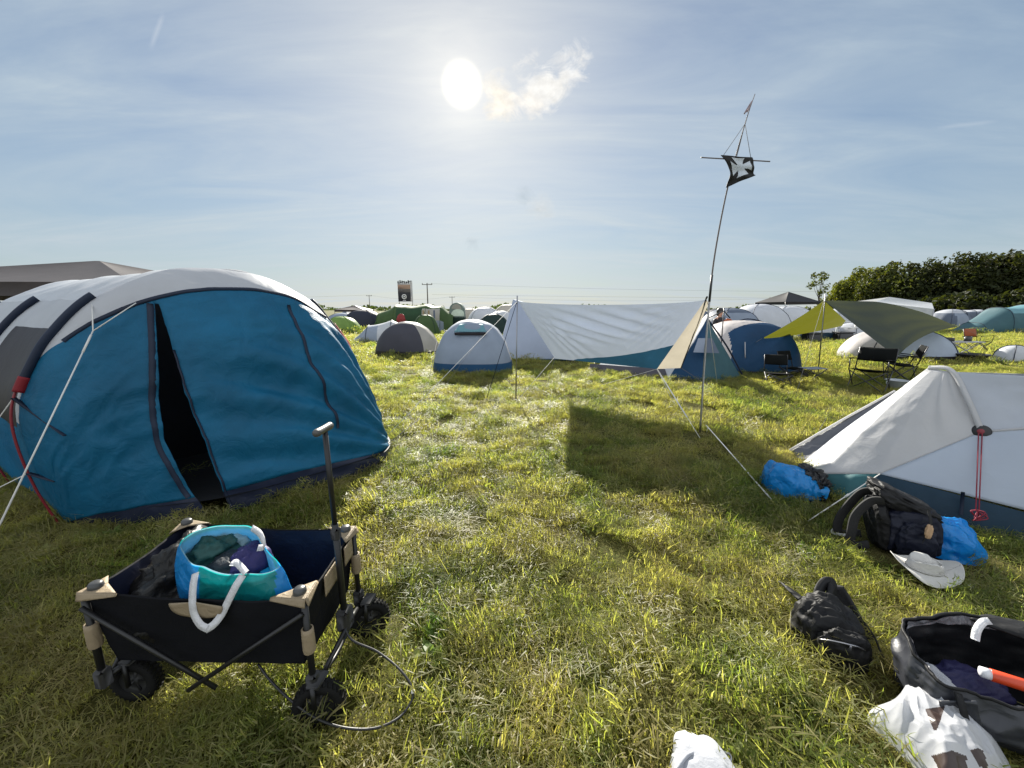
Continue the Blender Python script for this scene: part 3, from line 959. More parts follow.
hm.grid(patch(G(880, 513), b1, H1, K0, 30, 12, .015, .006, 12)); hm.grid(patch(b1, b2, H2, H1, 16, 12, .015))
hm.build('hem', F_TEAL, DT)
h2 = MB(); h2.grid(patch(G(822, 491), b0, K0, lo, 16, 12, .02, .008, 13)); h2.grid(patch(G(803, 466), G(822, 491), lo, toe, 12, 10, .015))
h2.build('porch_hem', F_SEA, DT)
# dark sewn pole line, vent, cord
seam = crom([Pk2 + A(0, 0, .006), Pk + A(0, 0, .012), Pk * .5 + Gm * .5 + A(-.02, -.03, .02), Gm + A(-.01, -.01, .01)], 8)
MB().ribbon(seam, .035, up=-RB + A(0, 0, .5), thick=.006).build('pole_sleeve', F_SILVER, DT)
MB().tube([Gm, Gm * .5 + Rr2 * .5 - RB * .01, Rr2], .011, 8, k=6).build('pole_sleeve', F_SILVER, DT)
nv_ = unit(-RB + A(-.25, 0, .45))
vb = MB().lathe([(.001, .030), (.022, .030), (.034, .022), (.044, .020), (.055, .010), (.058, -.01)], Gm, axis_basis(nv_), 24)
VT = vb.build('vent', S_BLACK, DT)
MB().lathe([(.001, .034), (.014, .034), (.020, .030)], Gm, axis_basis(nv_), 14).build('toggle', S_REDPOLE, VT)
S_CRIM = solid('crimson_cord', (.22, .015, .035), .7)
cb = MB(); e0 = at_b(977, 510, -.12)
cb.tube([Gm + nv_ * .05 + A(-.012, 0, -.02), e0 + A(-.008, 0, .0)], .0036, 6); cb.tube([Gm + nv_ * .05 + A(.016, 0, -.02), e0 + A(.014, 0, 0)], .0036, 6)
for i in range(9):
    a = i * .75; cb.tube([e0 + A(.012 * cos(a), 0, 0), e0 + A(.05 * cos(a * 1.7), -.02 + .02 * sin(a), .01 - .06 * random.random()), e0 + A(.03 * sin(a), -.01, -.075)], .004, 5, k=5)
cb.build('cord', S_CRIM, DT)
# rolled-out door flap on the far side of the porch
fp = patch(W(791, 451, 4.05), W(894, 392, 3.95), W(898, 405, 3.75), W(802, 463, 3.85), 30, 10, .03, .012, 20)
MB().grid(fp).build('door_flap', F_FLAP, DT, solid=.006)
MB().tube([W(790, 450, 4.05), W(842, 420, 4.0), W(895, 391, 3.95)], .012, 7, k=4).build('flap_edge', F_SILVER, DT)
# vent opening under the peak
MB().grid(patch(W(905, 386, 3.62), W(953, 381, 3.45), W(945, 385, 3.42), W(903, 392, 3.55), 10, 4, -.02)).build('vent_opening', fabric('green_mesh', (.05, .055, .035), .2), DT)
MB().grid(tri(W(931, 366.5, 3.5), W(903, 386, 3.5), W(955, 381, 3.4), 14, .03)).build('vent_hood', F_SILVER, DT, solid=.004)
# guys
MB().tube([K0, G(808, 521)], .0045, 6).tube([K0 * .55 + G(808, 521) * .45, K0 * .5 + G(808, 521) * .5], .009, 6).build('guy_line', S_CORD, DT)
MB().tube([Gm + A(.02, 0, -.05), H1 + RA * .4], .002, 5).build('guy_line', S_DARKCORD, DT)
MB().tube([toe + RB * .3 + A(0, 0, .1), G(832, 408)], .003, 5).build('guy_line', S_DARKCORD, DT)
MB().ribbon([at_b(961, 515, -.03), at_b(962, 503, -.02), at_b(963, 492, .0)], .02, up=-RB, thick=.004).build('peg_strap', F_NAVY, DT)
# ------------------------------------------------------------------ white tarp pitched between two poles
F_TARP = fabric('white_tarp', (.36, .41, .52), trans=.17, tcol=(.42, .48, .60), var=.05, bump=.5, bscale=6, fine=.25, bdist=.02)
F_TARPBLUE = fabric('tarp_blue_band', (.016, .068, .125), trans=.22, var=.15)
F_TAN = fabric('tan_lining', (.42, .38, .31), trans=.35, var=.08)
TA = A(.09, 6.75, 1.78); TB = W(706, 299, 5.10)
TD = W(657, 369, 6.25); TC = W(555, 358.5, 7.55); TD2 = W(681, 368, 6.30)
TW = W(497, 357, 3.75)
TR = thing('tarp_shelter', 'white tarp with blue band slung low between two thin poles in mid field', 'tarp', (TA + TB + TD + TC) / 4 * A(1, 1, 0))
nu, nv = 90, 60
P = patch(TA, TB, TD, TC, nu, nv)
u = np.linspace(0, 1, nu)[:, None]; v = np.linspace(0, 1, nv)[None, :]
up_ = unit(np.cross(TB - TA, TC - TA)); up_ = up_ if up_[2] > 0 else -up_
# upper edge hangs in a shallow curve, folds fan out from the two pole tops
ang = np.arctan2(v + .02, (1 - u) * 2.0 + .02); dist = np.sqrt(v ** 2 + ((1 - u) * 2.0) ** 2)
f1 = np.sin(ang * 40 + 2 * np.sin(ang * 9)) * .026 * np.exp(-((dist - .35) / .35) ** 2)
ang2 = np.arctan2(v + .02, u * 2.0 + .02); d2_ = np.sqrt(v ** 2 + (u * 2.0) ** 2)
f2 = np.sin(ang2 * 30 + 1.5 * np.sin(ang2 * 7)) * .016 * np.exp(-((d2_ - .7) / .5) ** 2)
f3 = np.sin((v * 1.1 - u * .55) * 42 + 2.2 * np.sin(u * 4)) * .045 * np.exp(-((v - .34 + .2 * u) / .20) ** 2) * np.sin(pi * u)
edge_ = np.sin(pi * u) * np.sin(pi * v) ** .4
P = P + up_ * ((f1 + f2 + f3) * edge_)[..., None]
P = P + A(0, 0, 1) * (-.075 * np.sin(pi * u) ** .45 * (1 - v) ** 2 - .12 * np.sin(pi * u) * np.sin(pi * v))[..., None]
def vband(u_): return np.where(u_ > .22, 1.0 - .40 * np.clip((u_ - .20) / .80, 0, 1) ** .85, 1.0)
vi = np.linspace(0, 1, nv)
def resample(lo_, hi_, n):
    out = np.zeros((nu, n, 3))
    for i in range(nu):
        t_ = lo_[i] + (hi_[i] - lo_[i]) * np.linspace(0, 1, n)
        for c_ in range(3): out[i, :, c_] = np.interp(t_, vi, P[i, :, c_])
    return out
vb_ = vband(u[:, 0])
MB().grid(resample(0 * vb_, vb_, 56)).build('sheet', F_TARP, TR)
MB().grid(resample(vb_, 0 * vb_ + 1, 14)[20:]).build('blue_band', F_TARPBLUE, TR)
MB().grid(patch(TB, TD, TD2, TB + A(.06, .04, -.05), 24, 8, .02, .006, 34)).build('end_flap', F_TAN, TR)
MB().tube([TB, TB * .5 + TD2 * .5 + A(0, 0, -.02), TD2], .010, 6, k=4).build('edge_tape', F_NAVY, TR)
MB().tube([TA, G(486, 401)], .006, 6).build('guy_strap', F_NAVY, TR)
# left pole and guys
MB().tube([TA * A(1, 1, 0) + A(-.02, .05, 0), TA + A(0, .02, .08)], .011, 8).build('pole', S_STEEL, TR)
cornl = [(TA + A(0, 0, -.02), G(383, 440)), (TC, G(547, 386)), (TD, G(598, 386)), (TD, G(700, 438)), (TD2, G(728, 398)),
         (TD, G(676, 408)), (TB, TB + A(1.9, 3.0, -1.76)), (TC + (TA - TC) * .02, G(516, 402))]
for a_, b_ in cornl:
    MB().tube([a_, b_], .0036, 5).build('guy_line', S_CORD if random.random() < .6 else S_DARKCORD, TR)
MB().ribbon([W(706, 425, 5.0), G(771, 499, .07)], .014, up=(0, -.6, 1), thick=.004).build('guy_strap', S_CORD, TR)
MB().ribbon([TD, TD * .25 + G(700, 438, .05) * .75], .020, up=(0, -1, .3), thick=.004).build('guy_strap', S_CORD, TR)
# made-up tent shape for the tarp's left end, set back to move its shadow
pa_ = W(513, 299.5, 13.1); g0, g1 = G(496, 360.5), G(612, 360.5)
PT_ = thing('tarp_end_stand_in', 'pale made-up pyramid shape standing in for the left end of the white tarp', 'tent', (g0 + g1) / 2)
pb2 = pa_ + A(1.6, .2, -.42)
MB().grid(patch(g0, g1, pb2, pa_, 40, 30, .08, .012, 35, ws=2)).build('front_wall', F_TARP, PT_)
MB().grid(patch(g0 + A(.1, 2.6, 0), g0, pa_, pa_ + A(.1, .3, 0), 20, 20, .05)).build('side_wall', F_TARP, PT_)
MB().grid(patch(g1 + A(.1, 2.6, 0), g0 + A(.1, 2.6, 0), pa_ + A(.1, .3, 0), pb2 + A(0, .3, 0), 20, 20, .05)).grid(patch(g1, g1 + A(.1, 2.6, 0), pb2 + A(0, .3, 0), pb2, 16, 16, .05)).grid(patch(pa_, pb2, pb2 + A(0, .3, 0), pa_ + A(.1, .3, 0), 12, 4)).build('rear_wall', F_TARP, PT_)
MB().tube([g0 + A(-.02, -.02, .03), g1 + A(.02, -.02, .03)], .03, 6).build('hem', F_TARPBLUE, PT_)
# ------------------------------------------------------------------ flag on a whippy pole
FB = G(700, 432)
FPn = thing('flagpole', 'tall thin bent flagpole with crossbar standing at the corner of the white tarp', 'flagpole', FB)
yy = FB[1]
pl = crom([FB, W(703, 385, yy), W(707, 330, yy), W(712, 275, yy + .02), (W(719, 230, yy + .03)), W(728, 186, yy + .02), W(737, 152, yy), W(745, 124, yy), W(750, 108, yy), W(755, 94, yy)], 6)
npl = len(pl); cut = int(npl * .32)
MB().tube(pl[:cut + 1], [.013, .012], 8).build('lower_pole', S_STEEL, FPn)
MB().tube(pl[cut:], [.010, .009, .006, .004], 8).build('upper_pole', solid('grey_brown_pole', (.12, .095, .085), .6), FPn)
MB().tube([pl[cut - 2], pl[cut + 1]], .015, 8).build('ferrule', S_BLACK, FPn)
XL, XR = W(701, 157.5, yy - .03), W(770, 161.5, yy - .03)
MB().tube([XL, XR], .007, 8).build('crossbar', solid('grey_brown_pole', (.12, .095, .085), .6), FPn)
top_ = W(745, 124, yy)
for q_ in ((723, 156), (737, 156), (751, 159)):
    MB().tube([top_, W(*q_, yy - .03)], .0032, 5).build('stay_cord', S_DARKCORD, FPn)
MB().tube([W(750, 107, yy), W(747, 112, yy - .05), W(752, 101, yy - .04), W(744, 114, yy - .02), W(749, 108, yy)], .006, 5, k=5).build('ribbon_knot', solid('lilac_ribbon', (.32, .25, .27), .8), FPn)
MB().tube([TB + A(.0, 0, 0), W(707, 297, yy)], .012, 6).build('lashing', S_BLACK, FPn)
pegs(MB(), FB + A(.06, -.05, 0), (.3, -.2, 1)).build('peg', S_PEG, FPn)
# flag
q00, q10, q11, q01 = W(720.5, 155, yy - .05), W(752, 157.5, yy - .05), W(756, 175, yy - .08), W(727, 187, yy - .02)
nu, nv = 40, 36
P = patch(q00, q10, q11, q01, nu, nv)
u = np.linspace(0, 1, nu)[:, None]; v = np.linspace(0, 1, nv)[None, :]
pinch = (.18 * np.sin(pi * v) * (1 - u) ** 2)
P = P + (q10 - q00) * pinch[..., None]
fn_ = A(0, -1, .1)
wv = (np.sin(u * 7 + v * 5) * .022 + np.sin(v * 13 - u * 6) * .010) * (.25 + v)
P = P + fn_ * wv[..., None]
FLAG = tag(MB().grid(P).build('flag', fabric('black_flag', (.010, .010, .010), trans=.08), loc=q00, solid=.003), 'small black flag with a white splayed cross hanging from the crossbar high overhead', 'flag')
# cross with splayed arms, sewn on the cloth
def cell(uu, vv):
    a, b = (uu - .52) / .36, (vv - .44) / .38
    def arm(x, y): return (abs(y) <= 1.0) & (abs(x) < .20 + .42 * np.abs(y) ** 1.5 - .12 * (np.abs(y) > .86) * (abs(x) < .12))
    return arm(a, b) | arm(b, a)
nu2 = 120
i_ = np.linspace(0, nu - 1, nu2); j_ = np.linspace(0, nv - 1, nu2)
def bil(P, i, j):
    i0 = np.minimum(i.astype(int), P.shape[0] - 2); j0 = np.minimum(j.astype(int), P.shape[1] - 2)
    fi = (i - i0)[:, None, None]; fj = (j - j0)[None, :, None]
    a = P[i0][:, j0]; b = P[i0 + 1][:, j0]; c = P[i0][:, j0 + 1]; d = P[i0 + 1][:, j0 + 1]
    return a * (1 - fi) * (1 - fj) + b * fi * (1 - fj) + c * (1 - fi) * fj + d * fi * fj
PP = bil(P, i_, j_)
UU, VV = np.meshgrid(np.linspace(0, 1, nu2), np.linspace(0, 1, nu2), indexing='ij')
mk = cell(UU, VV)[:-1, :-1]
o = MB().gridmask(PP + A(0, -.006, 0), mk)
cr = o.build('white_cross', fabric('white_cross_cloth', (.55, .60, .66), trans=.1), FLAG, solid=.002)
# ------------------------------------------------------------------ thin creased plastics
def film(name, col, trans, rough, tcol=None, spec=.5, sc=9.0, st=.9, var=.12):
    """thin crumpled plastic or nylon: sharp creases between small flat facets"""
    if name in MATS: return MATS[name]
    m = bpy.data.materials.new(name); g = NG(nt(m))
    tc = g.n('ShaderNodeTexCoord').outputs['Object']
    wv = g.n('ShaderNodeVectorMath', operation='ADD'); nz = g.n('ShaderNodeTexNoise', i_Scale=sc * .5, i_Detail=3.0)
    g.l(tc, nz.inputs['Vector']); mv = g.n('ShaderNodeVectorMath', operation='SCALE'); mv.inputs['Scale'].default_value = .25
    g.l(nz.outputs['Color'], mv.inputs[0]); g.l(tc, wv.inputs[0]); g.l(mv.outputs[0], wv.inputs[1])
    v1 = g.n('ShaderNodeTexVoronoi', i_Scale=sc); g.l(wv.outputs[0], v1.inputs['Vector'])
    v2 = g.n('ShaderNodeTexVoronoi', i_Scale=sc * 2.7); g.l(wv.outputs[0], v2.inputs['Vector'])
    h = g.math('ADD', v1.outputs['Distance'], g.math('MULTIPLY', v2.outputs['Distance'], .4))
    b = g.n('ShaderNodeBump', i_Strength=st, i_Distance=.03); g.l(h, b.inputs['Height'])
    c = g.mix(g.noise(tc, 5, 3), tuple(x * (1 - var) for x in col), tuple(min(1, x * (1 + var)) for x in col))
    p_ = g.n('ShaderNodeBsdfPrincipled', i_Roughness=rough); p_.inputs['Specular IOR Level'].default_value = spec
    g.l(c, p_.inputs['Base Color']); g.l(b.outputs[0], p_.inputs['Normal'])
    o = g.n('ShaderNodeOutputMaterial')
    if trans:
        tr = g.n('ShaderNodeBsdfTranslucent'); tr.inputs[0].default_value = (*(tcol or col), 1); g.l(b.outputs[0], tr.inputs['Normal'])
        mx = g.n('ShaderNodeMixShader'); mx.inputs[0].default_value = trans
        g.l(p_.outputs[0], mx.inputs[1]); g.l(tr.outputs[0], mx.inputs[2]); g.l(mx.outputs[0], o.inputs[0])
    else: g.l(p_.outputs[0], o.inputs[0])
    MATS[name] = m
    return m
# ------------------------------------------------------------------ folding wagon
F_TUB = fabric('black_canvas', (.007, .0075, .010), trans=.01, spec=.12, rough=.75, var=.2, bump=.4, bscale=18)
F_TUBIN = fabric('navy_canvas_lining', (.010, .013, .030), trans=.02, rough=.5, var=.2, bump=.4, bscale=14)
F_BEIGE = fabric('beige_patch_cloth', (.30, .235, .155), trans=.1, var=.1, bump=.5, bscale=30)
S_FRAME = solid('black_frame_tube', (.009, .009, .010), .42)
S_TYRE = solid('black_rubber', (.008, .008, .008), .85, spec=.2, bump=.4, bscale=60)
S_HUB = solid('dark_grey_hub', (.018, .018, .019), .55)
S_RUBY = solid('rubber_cap', (.05, .05, .05), .35)
WC = A(-1.185, 1.50, 0); WX = unit(A(.99, -.075, 0)); WY = A(-WX[1], WX[0], 0)
NLc, NRc, FRc, FLc = G(84, 594, .56), G(304, 600, .55), G(353, 530, .56), G(186, 523, .56)
def WL(x, y, z): return WC + WX * x + WY * y + A(0, 0, z)
WB = basis(WX, WY, A(0, 0, 1))
cor = {(-1, -1): NLc, (1, -1): NRc, (1, 1): FRc, (-1, 1): FLc}
WG = thing('folding_wagon', 'black canvas folding hand wagon with beige corner patches standing on the grass', 'wagon', WC)
tz = .245
bot = {k: A(p_[0], p_[1], 0) + (WC - A(p_[0], p_[1], 0)) * .10 + A(0, 0, tz) for k, p_ in cor.items()}
order = [(-1, -1), (1, -1), (1, 1), (-1, 1)]
def wall(a, b, off, seed, z0=0):
    P = patch(cor[a] + (WC - cor[a]) * A(1, 1, 0) * off, cor[b] + (WC - cor[b]) * A(1, 1, 0) * off, bot[b] + (WC - bot[b]) * A(1, 1, 0) * off + A(0, 0, z0), bot[a] + (WC - bot[a]) * A(1, 1, 0) * off + A(0, 0, z0), 40, 20)
    u = np.linspace(0, 1, 40)[:, None]; v = np.linspace(0, 1, 20)[None, :]
    P[..., 2] -= .016 * np.sin(pi * u) * (1 - v) ** 2                     # the rim sags between the corners
    return wrinkle(P, .009, 6, seed)
ow, iw = MB(), MB()
for i in range(4):
    a, b = order[i], order[(i + 1) % 4]
    ow.grid(wall(a, b, .0, 50 + i)); iw.grid(wall(a, b, .02, 50 + i, .004)[:, ::-1])
ow.grid(patch(bot[order[0]], bot[order[1]], bot[order[2]], bot[order[3]], 12, 10, -.02))
iw.grid(patch(*[bot[k] + (WC - bot[k]) * A(1, 1, 0) * .03 + A(0, 0, .012) for k in order], 16, 12, .01, .004, 61))
for i in range(4):                                                            # top hem closing the two skins
    a, b = order[i], order[(i + 1) % 4]
    o_, n_ = wall(a, b, 0, 50 + i)[:, 0], wall(a, b, .02, 50 + i, .004)[:, 0]
    ow.grid(np.stack([o_, (o_ + n_) / 2 + A(0, 0, .006), n_], 1))
ow.build('tub', F_TUB, WG); iw.build('lining', F_TUBIN, WG)
# corner patches: beige triangles lying over the rim corner
for (sx, sy) in order:
    c = cor[(sx, sy)]; ix = cor[(-sx, sy)] - c; iy = cor[(sx, -sy)] - c
    ix, iy = unit(ix), unit(iy)
    q = MB()
    a0, a1, a2 = c - ix * .012 - iy * .012 + A(0, 0, .014), c + ix * .125 + A(0, 0, .005), c + iy * .095 + A(0, 0, .005)
    q.grid(tri(a0, a1, c + ix * .05 + iy * .045 + A(0, 0, .012), 8)); q.grid(tri(a0, c + ix * .05 + iy * .045 + A(0, 0, .012), a2, 8))
    q.grid(patch(a0, a1, a1 + A(0, 0, -.008) - iy * .006, a0 + A(0, 0, -.03) - iy * .010, 8, 5)); q.grid(patch(a2, a0, a0 + A(0, 0, -.03) - ix * .010, a2 + A(0, 0, -.008) - ix * .006, 8, 5))
    q.build('corner_patch', F_BEIGE, WG, solid=.004)
    MB().lathe([(.001, .03), (.016, .03), (.022, .024), (.024, .014), (.024, 0)], c + ix * .026 + iy * .022 + A(0, 0, .004), WB, 16).build('post_cap', S_RUBY, WG)
    # corner post, beige wrap, lower socket
    pb = c * A(1, 1, 0) + A(0, 0, .17)
    MB().tube([c + A(0, 0, -.005), pb], .0125, 10).build('corner_post', S_FRAME, WG)
    MB().lathe([(.021, 0), (.023, .01), (.022, .08), (.021, .10), (.016, .10)], pb + (c - pb) * .42 , None, 14).build('post_wrap', F_BEIGE, WG)
    MB().box(pb + A(0, 0, .02), (.045, .045, .08), WB, .2).build('post_socket', S_BLACK, WG)
# scissor bars on each long side and end
for sy in (-1, 1):
    a, b = cor[(-1, sy)], cor[(1, sy)]; o_ = -WY * .018 * (-sy)
    lo_ = lambda p_: p_ * A(1, 1, 0) + A(0, 0, .18)
    mid = (a + b) / 2 * A(1, 1, 0)
    MB().tube([a + o_ + A(0, 0, -.045), mid + o_ + A(0, 0, .175) + WX * .05], .009, 8).build('scissor_bar', S_FRAME, WG)
    MB().tube([b + o_ + A(0, 0, -.045), mid + o_ * 1.9 + A(0, 0, .175) - WX * .05], .009, 8).build('scissor_bar', S_FRAME, WG)
for sx in (-1, 1):
    a, b = cor[(sx, -1)] * A(1, 1, 0), cor[(sx, 1)] * A(1, 1, 0); c_ = (a + b) / 2
    MB().tube([a + A(0, 0, .15), c_ + WX * sx * .06 + A(0, 0, .27), b + A(0, 0, .15)], .010, 8).build('axle_frame', S_FRAME, WG)
    MB().tube([a + A(0, 0, .165) , c_ + A(0, 0, .12), b + A(0, 0, .165)], .009, 8, k=4).build('axle', S_FRAME, WG)
# wheels
def wheel(c, d, r=.094, w=.052):
    R = axis_basis(d)
    wt = thing  # keep the helper namespace plain
    prof = [(r * .60, -w * .42), (r * .80, -w * .5), (r * .95, -w * .42), (r, -w * .2), (r, w * .2), (r * .95, w * .42), (r * .80, w * .5), (r * .60, w * .42), (r * .58, 0), (r * .60, -w * .42)]
    wh = MB().lathe(prof, c, R, 36).build('wheel', S_TYRE, WG)
    tr_ = MB()
    for k in range(30):
        a = k * 2 * pi / 30
        for sg in (-1, 1):
            rd = R @ A(cos(a), sin(a), 0); tg = R @ A(-sin(a), cos(a), 0); ax = R @ A(0, 0, 1)
            tr_.box(c + rd * r * .996 + ax * sg * w * .23 + tg * (.005 * sg), (.007, .010, w * .40), basis(rd, tg, ax) @ np.array(Matrix.Rotation(.35 * sg, 3, 'X')), .15)
    tr_.build('tread', S_TYRE, wh)
    rim_ = MB().lathe([(.001, .016), (.014, .018), (.018, .010), (r * .5, .006), (r * .60, .018), (r * .62, -.018), (r * .5, -.006), (.018, -.010), (.014, -.018), (.001, -.016)], c, R, 28)
    for k in range(5):
        a = k * 2 * pi / 5; rd = R @ A(cos(a), sin(a), 0); tg = R @ A(-sin(a), cos(a), 0); ax = R @ A(0, 0, 1)
        rim_.box(c + rd * r * .33, (r * .5, .012, .026), basis(rd, tg, ax), .2)
    rim_.build('rim', S_HUB, wh)
dw = unit(WX * .35 - WY)
for (u_, v_, d_) in ((322, 722, unit(WX * .30 - WY)), (371, 634, unit(WX * .55 - WY)), (141, 697, unit(WX * .10 - WY))):
    p_ = G(u_, v_); c = A(p_[0], p_[1], .094) + A(0, .0, 0)
    wheel(c, d_)
wheel(WL(-.36, .25, .094), -WY)
for sx, c in ((1, (-1)), (1, 1), (-1, -1), (-1, 1)):
    pb = cor[(sx, c)] * A(1, 1, 0) + A(0, 0, .17)
    wc = {(1, -1): G(322, 722), (1, 1): G(371, 634), (-1, -1): G(141, 697), (-1, 1): WL(-.36, .25, 0)}[(sx, c)] * A(1, 1, 0) + A(0, 0, .094)
    off = -WY * c * .0 + WY * (c * -.036)
    MB().box(wc + A(0, 0, .105), (.05, .075, .014), WB, .2).tube([wc + A(0, 0, .1), pb + A(0, 0, .01)], .012, 8).tube([wc + A(0, 0, .105) - WY * .034, wc - WY * .034], .009, 8).tube([wc + A(0, 0, .105) + WY * .034, wc + WY * .034], .009, 8).tube([wc - WY * .04, wc + WY * .04], .006, 8).build('fork', S_FRAME, WG)
# beige panels on the front wall and the half-moon on the near wall
a, b = cor[(1, -1)], cor[(1, 1)]
for t0, t1, h in ((.30, .60, .085), (.72, .90, .085)):
    P = patch(a + (b - a) * t0 + A(0, 0, -.012), a + (b - a) * t1 + A(0, 0, -.012), a + (b - a) * t1 + A(0, 0, -.012 - h), a + (b - a) * (t0 - .01) + A(0, 0, -.012 - h), 10, 8)
    MB().grid(P + WX * .010).build('front_patch', F_BEIGE, WG, solid=.004)
a, b = cor[(-1, -1)], cor[(1, -1)]
th = np.linspace(0, pi, 25)[:, None]; rq = np.linspace(0, 1, 8)[None, :]
cxy = a + (b - a) * .52 + A(0, 0, -.022)
Pm = cxy + WX * (.105 * np.cos(th) * rq)[..., None] + A(0, 0, 1) * (-.062 * np.sin(th) ** .8 * rq + .012 * (1 - np.abs(np.cos(th) * rq)))[..., None] - WY * .014 + 0 * A(0, 0, 0)
MB().grid(Pm).build('side_patch', F_BEIGE, WG, solid=.004)
# pull handle
hb = WL(.455, .0, .25); ht = W(325, 432, 1.44)
hd = MB().tube([hb, hb * .45 + ht * .55], .0135, 10).tube([hb * .5 + ht * .5, ht], .0105, 10)
HD = hd.build('pull_handle', S_FRAME, WG)
gd = unit(A(.12, -1, .12)); ga, gb = W(315, 434, 1.36), W(331, 425, 1.50)
MB().tube([ga, ga * .9 + gb * .1, ga * .5 + gb * .5, ga * .1 + gb * .9, gb], [.010, .0155, .014, .0155, .010], 12, k=4).build('grip', solid('grey_grip', (.07, .07, .068), .45), HD)
MB().box(hb * .5 + ht * .5, (.036, .036, .055), WB, .25).build('collar', S_BLACK, HD)
MB().box(hb + A(0, 0, .03), (.055, .07, .10), WB, .2).build('hinge_block', S_BLACK, HD)
# loose loop of cord trailing on the grass
lp = [hb + A(.0, -.02, .02), G(352, 640, .22), G(378, 652, .17), G(402, 672, .14), G(413, 692, .11), G(406, 710, .09), G(392, 722, .09), G(370, 729, .09), G(340, 727, .10), G(312, 716, .10), G(288, 698, .14), G(270, 680, .18), G(258, 664, .22)]
MB().tube(lp, .0048, 8, k=6).build('drawcord', S_BLACK, WG)
MB().ball(G(413, 692, .11), (.008, .008, .011)).build('cord_tag', S_CORD, WG)
# ------------------------------------------------------------------ shopping bag in the wagon
F_BAGB = film('sky_blue_film', (.02, .26, .60), .45, .3, (.02, .42, .80), sc=9, st=.55)
F_BAGT = film('teal_film', (.010, .24, .235), .45, .3, (.01, .45, .42), sc=9, st=.55)
F_BAGL = film('pale_blue_lining', (.28, .48, .58), .4, .35, None, sc=9, st=.5)
F_STRAP = fabric('white_webbing', (.66, .66, .68), trans=.15, var=.05, bump=.6, bscale=50)
rim_px = [(181, 541, .70), (206, 529, .70), (236, 523.5, .69), (252, 527, .685), (263, 543, .66), (276, 560, .64), (279, 566, .63), (262, 573, .62), (240, 574.5, .62), (215, 572, .62), (196, 566, .63), (186, 554, .66)]
rim = np.array([G(u_, v_, z_) for u_, v_, z_ in rim_px])
rim = crom(rim, 8, closed=True)
rim = rim + np.stack([0 * rim[:, 0], .006 * vn(rim * 14, 3), .012 * vn(rim * 11, 4)], -1)
cr_ = rim.mean(0)
nR = len(rim)
bc = A(cr_[0] + .0, cr_[1] - .01, .27)
prof = []
lev = np.linspace(0, 1, 26)
a_ = np.arange(nR) * 2 * pi / nR
base_r = np.stack([bc + (p_ - cr_) * A(1, 1, 0) * 1.0 for p_ in rim])
S = []
for t in lev:
    q = rim * (1 - t) + base_r * t
    q = q + ((q - (cr_ * (1 - t) + bc * t)) * A(1, 1, 0)) * (.16 * sin(pi * t ** .7))
    S.append(q)
S = np.stack(S, 1)
for k in range(nR): pass
n_ = ridge(S * A(8, 8, 5), 77, 3)[..., None] * .013 * np.sin(pi * np.clip(lev, .05, 1))[None, :, None]
dirs = (S - (cr_ * .5 + bc * .5)) * A(1, 1, 0); dirs /= np.linalg.norm(dirs, axis=-1, keepdims=True)
S = S + dirs * n_
ly = (S - WC) @ WY; S = S + WY * np.maximum(0, -.195 + .06 * (.56 - S[..., 2]) - ly)[..., None]
lx = (S - WC) @ WX
S = np.concatenate([S, S[:1]], 0)
ang = np.arctan2(*( (S[:-1, 12] - S[:-1, 12].mean(0))[:, [1, 0]].T ))
BG = thing('shopping_bag', 'blue and teal plastic shopping bag stuffed with clothes inside the wagon', 'bag', bc)
teal_cols = np.zeros((len(S) - 1, S.shape[1] - 1), bool)
pxm = PX(S[:-1, :-1])
uu_ = pxm[..., 0]
teal_cols[:] = (dirs[:, :-1, 1] < .1) & (uu_ > 200) & (uu_ < 276)
topband = np.zeros_like(teal_cols); topband[:, :1] = True
teal_m = teal_cols | (topband & (dirs[:, :-1, 1] > 0))
MB().gridmask(S, ~teal_m).build('bag_side', F_BAGB, BG)
MB().gridmask(S, teal_m).build('bag_front', F_BAGT, BG)
Sin = S + np.concatenate([dirs, dirs[:1]], 0) * -.006
MB().grid(Sin[:, :22]).build('bag_lining', F_BAGL, BG)
MB().add(S[:-1, -1], [tuple(range(nR))]).build('bag_bottom', F_BAGB, BG)
# handles: two loops on the near side hanging over the wagon wall, one behind
h1 = crom([G(198, 571, .625), G(196, 582, .60), G(195, 600, .545), G(197, 612, .50), G(203, 622, .47), G(210, 626, .46)], 6)
h2 = crom([G(245, 573, .625), G(238, 584, .60), G(230, 600, .545), G(224, 612, .50), G(216, 622, .47), G(208, 627, .455)], 6)
MB().ribbon(h1 + A(0, -.012, 0), .026, up=(.0, -1, .35), thick=.003).ribbon(h2 + A(0, -.012, 0), .026, up=(.0, -1, .35), thick=.003).build('handle', F_STRAP, BG)
MB().ribbon([G(232, 566, .632), G(235, 562, .640), G(240, 566, .640), G(246, 573, .635)], .022, up=(0, -.6, .8), k=6, thick=.003).build('handle', F_STRAP, BG)
MB().ribbon([G(252, 528, .69), G(260, 534, .73), G(264, 546, .70), G(258, 548, .66)], .024, up=(-.6, -.6, .5), k=6, thick=.003).build('handle', F_STRAP, BG)
def cloth(name, c, r, col, label, seed, amp=.3, cat='clothing', freq=2.2):
    q = MB(); crumple(q, c, r, amp, seed, freq=freq)
    return tag(q.build(name, fabric('cloth_%d' % seed, col, trans=.08, var=.2, bump=.6, bscale=14), loc=np.asarray(c, float)), label, cat)
cloth('jacket', G(212, 552, .575), (.095, .09, .07), (.020, .075, .070), 'crumpled dark green jacket in the left half of the shopping bag', 301, .45, 'clothing', 3.2)
cloth('shirt', G(250, 561, .575), (.075, .075, .06), (.028, .025, .11), 'rolled up violet blue shirt in the right half of the shopping bag', 302, .25)
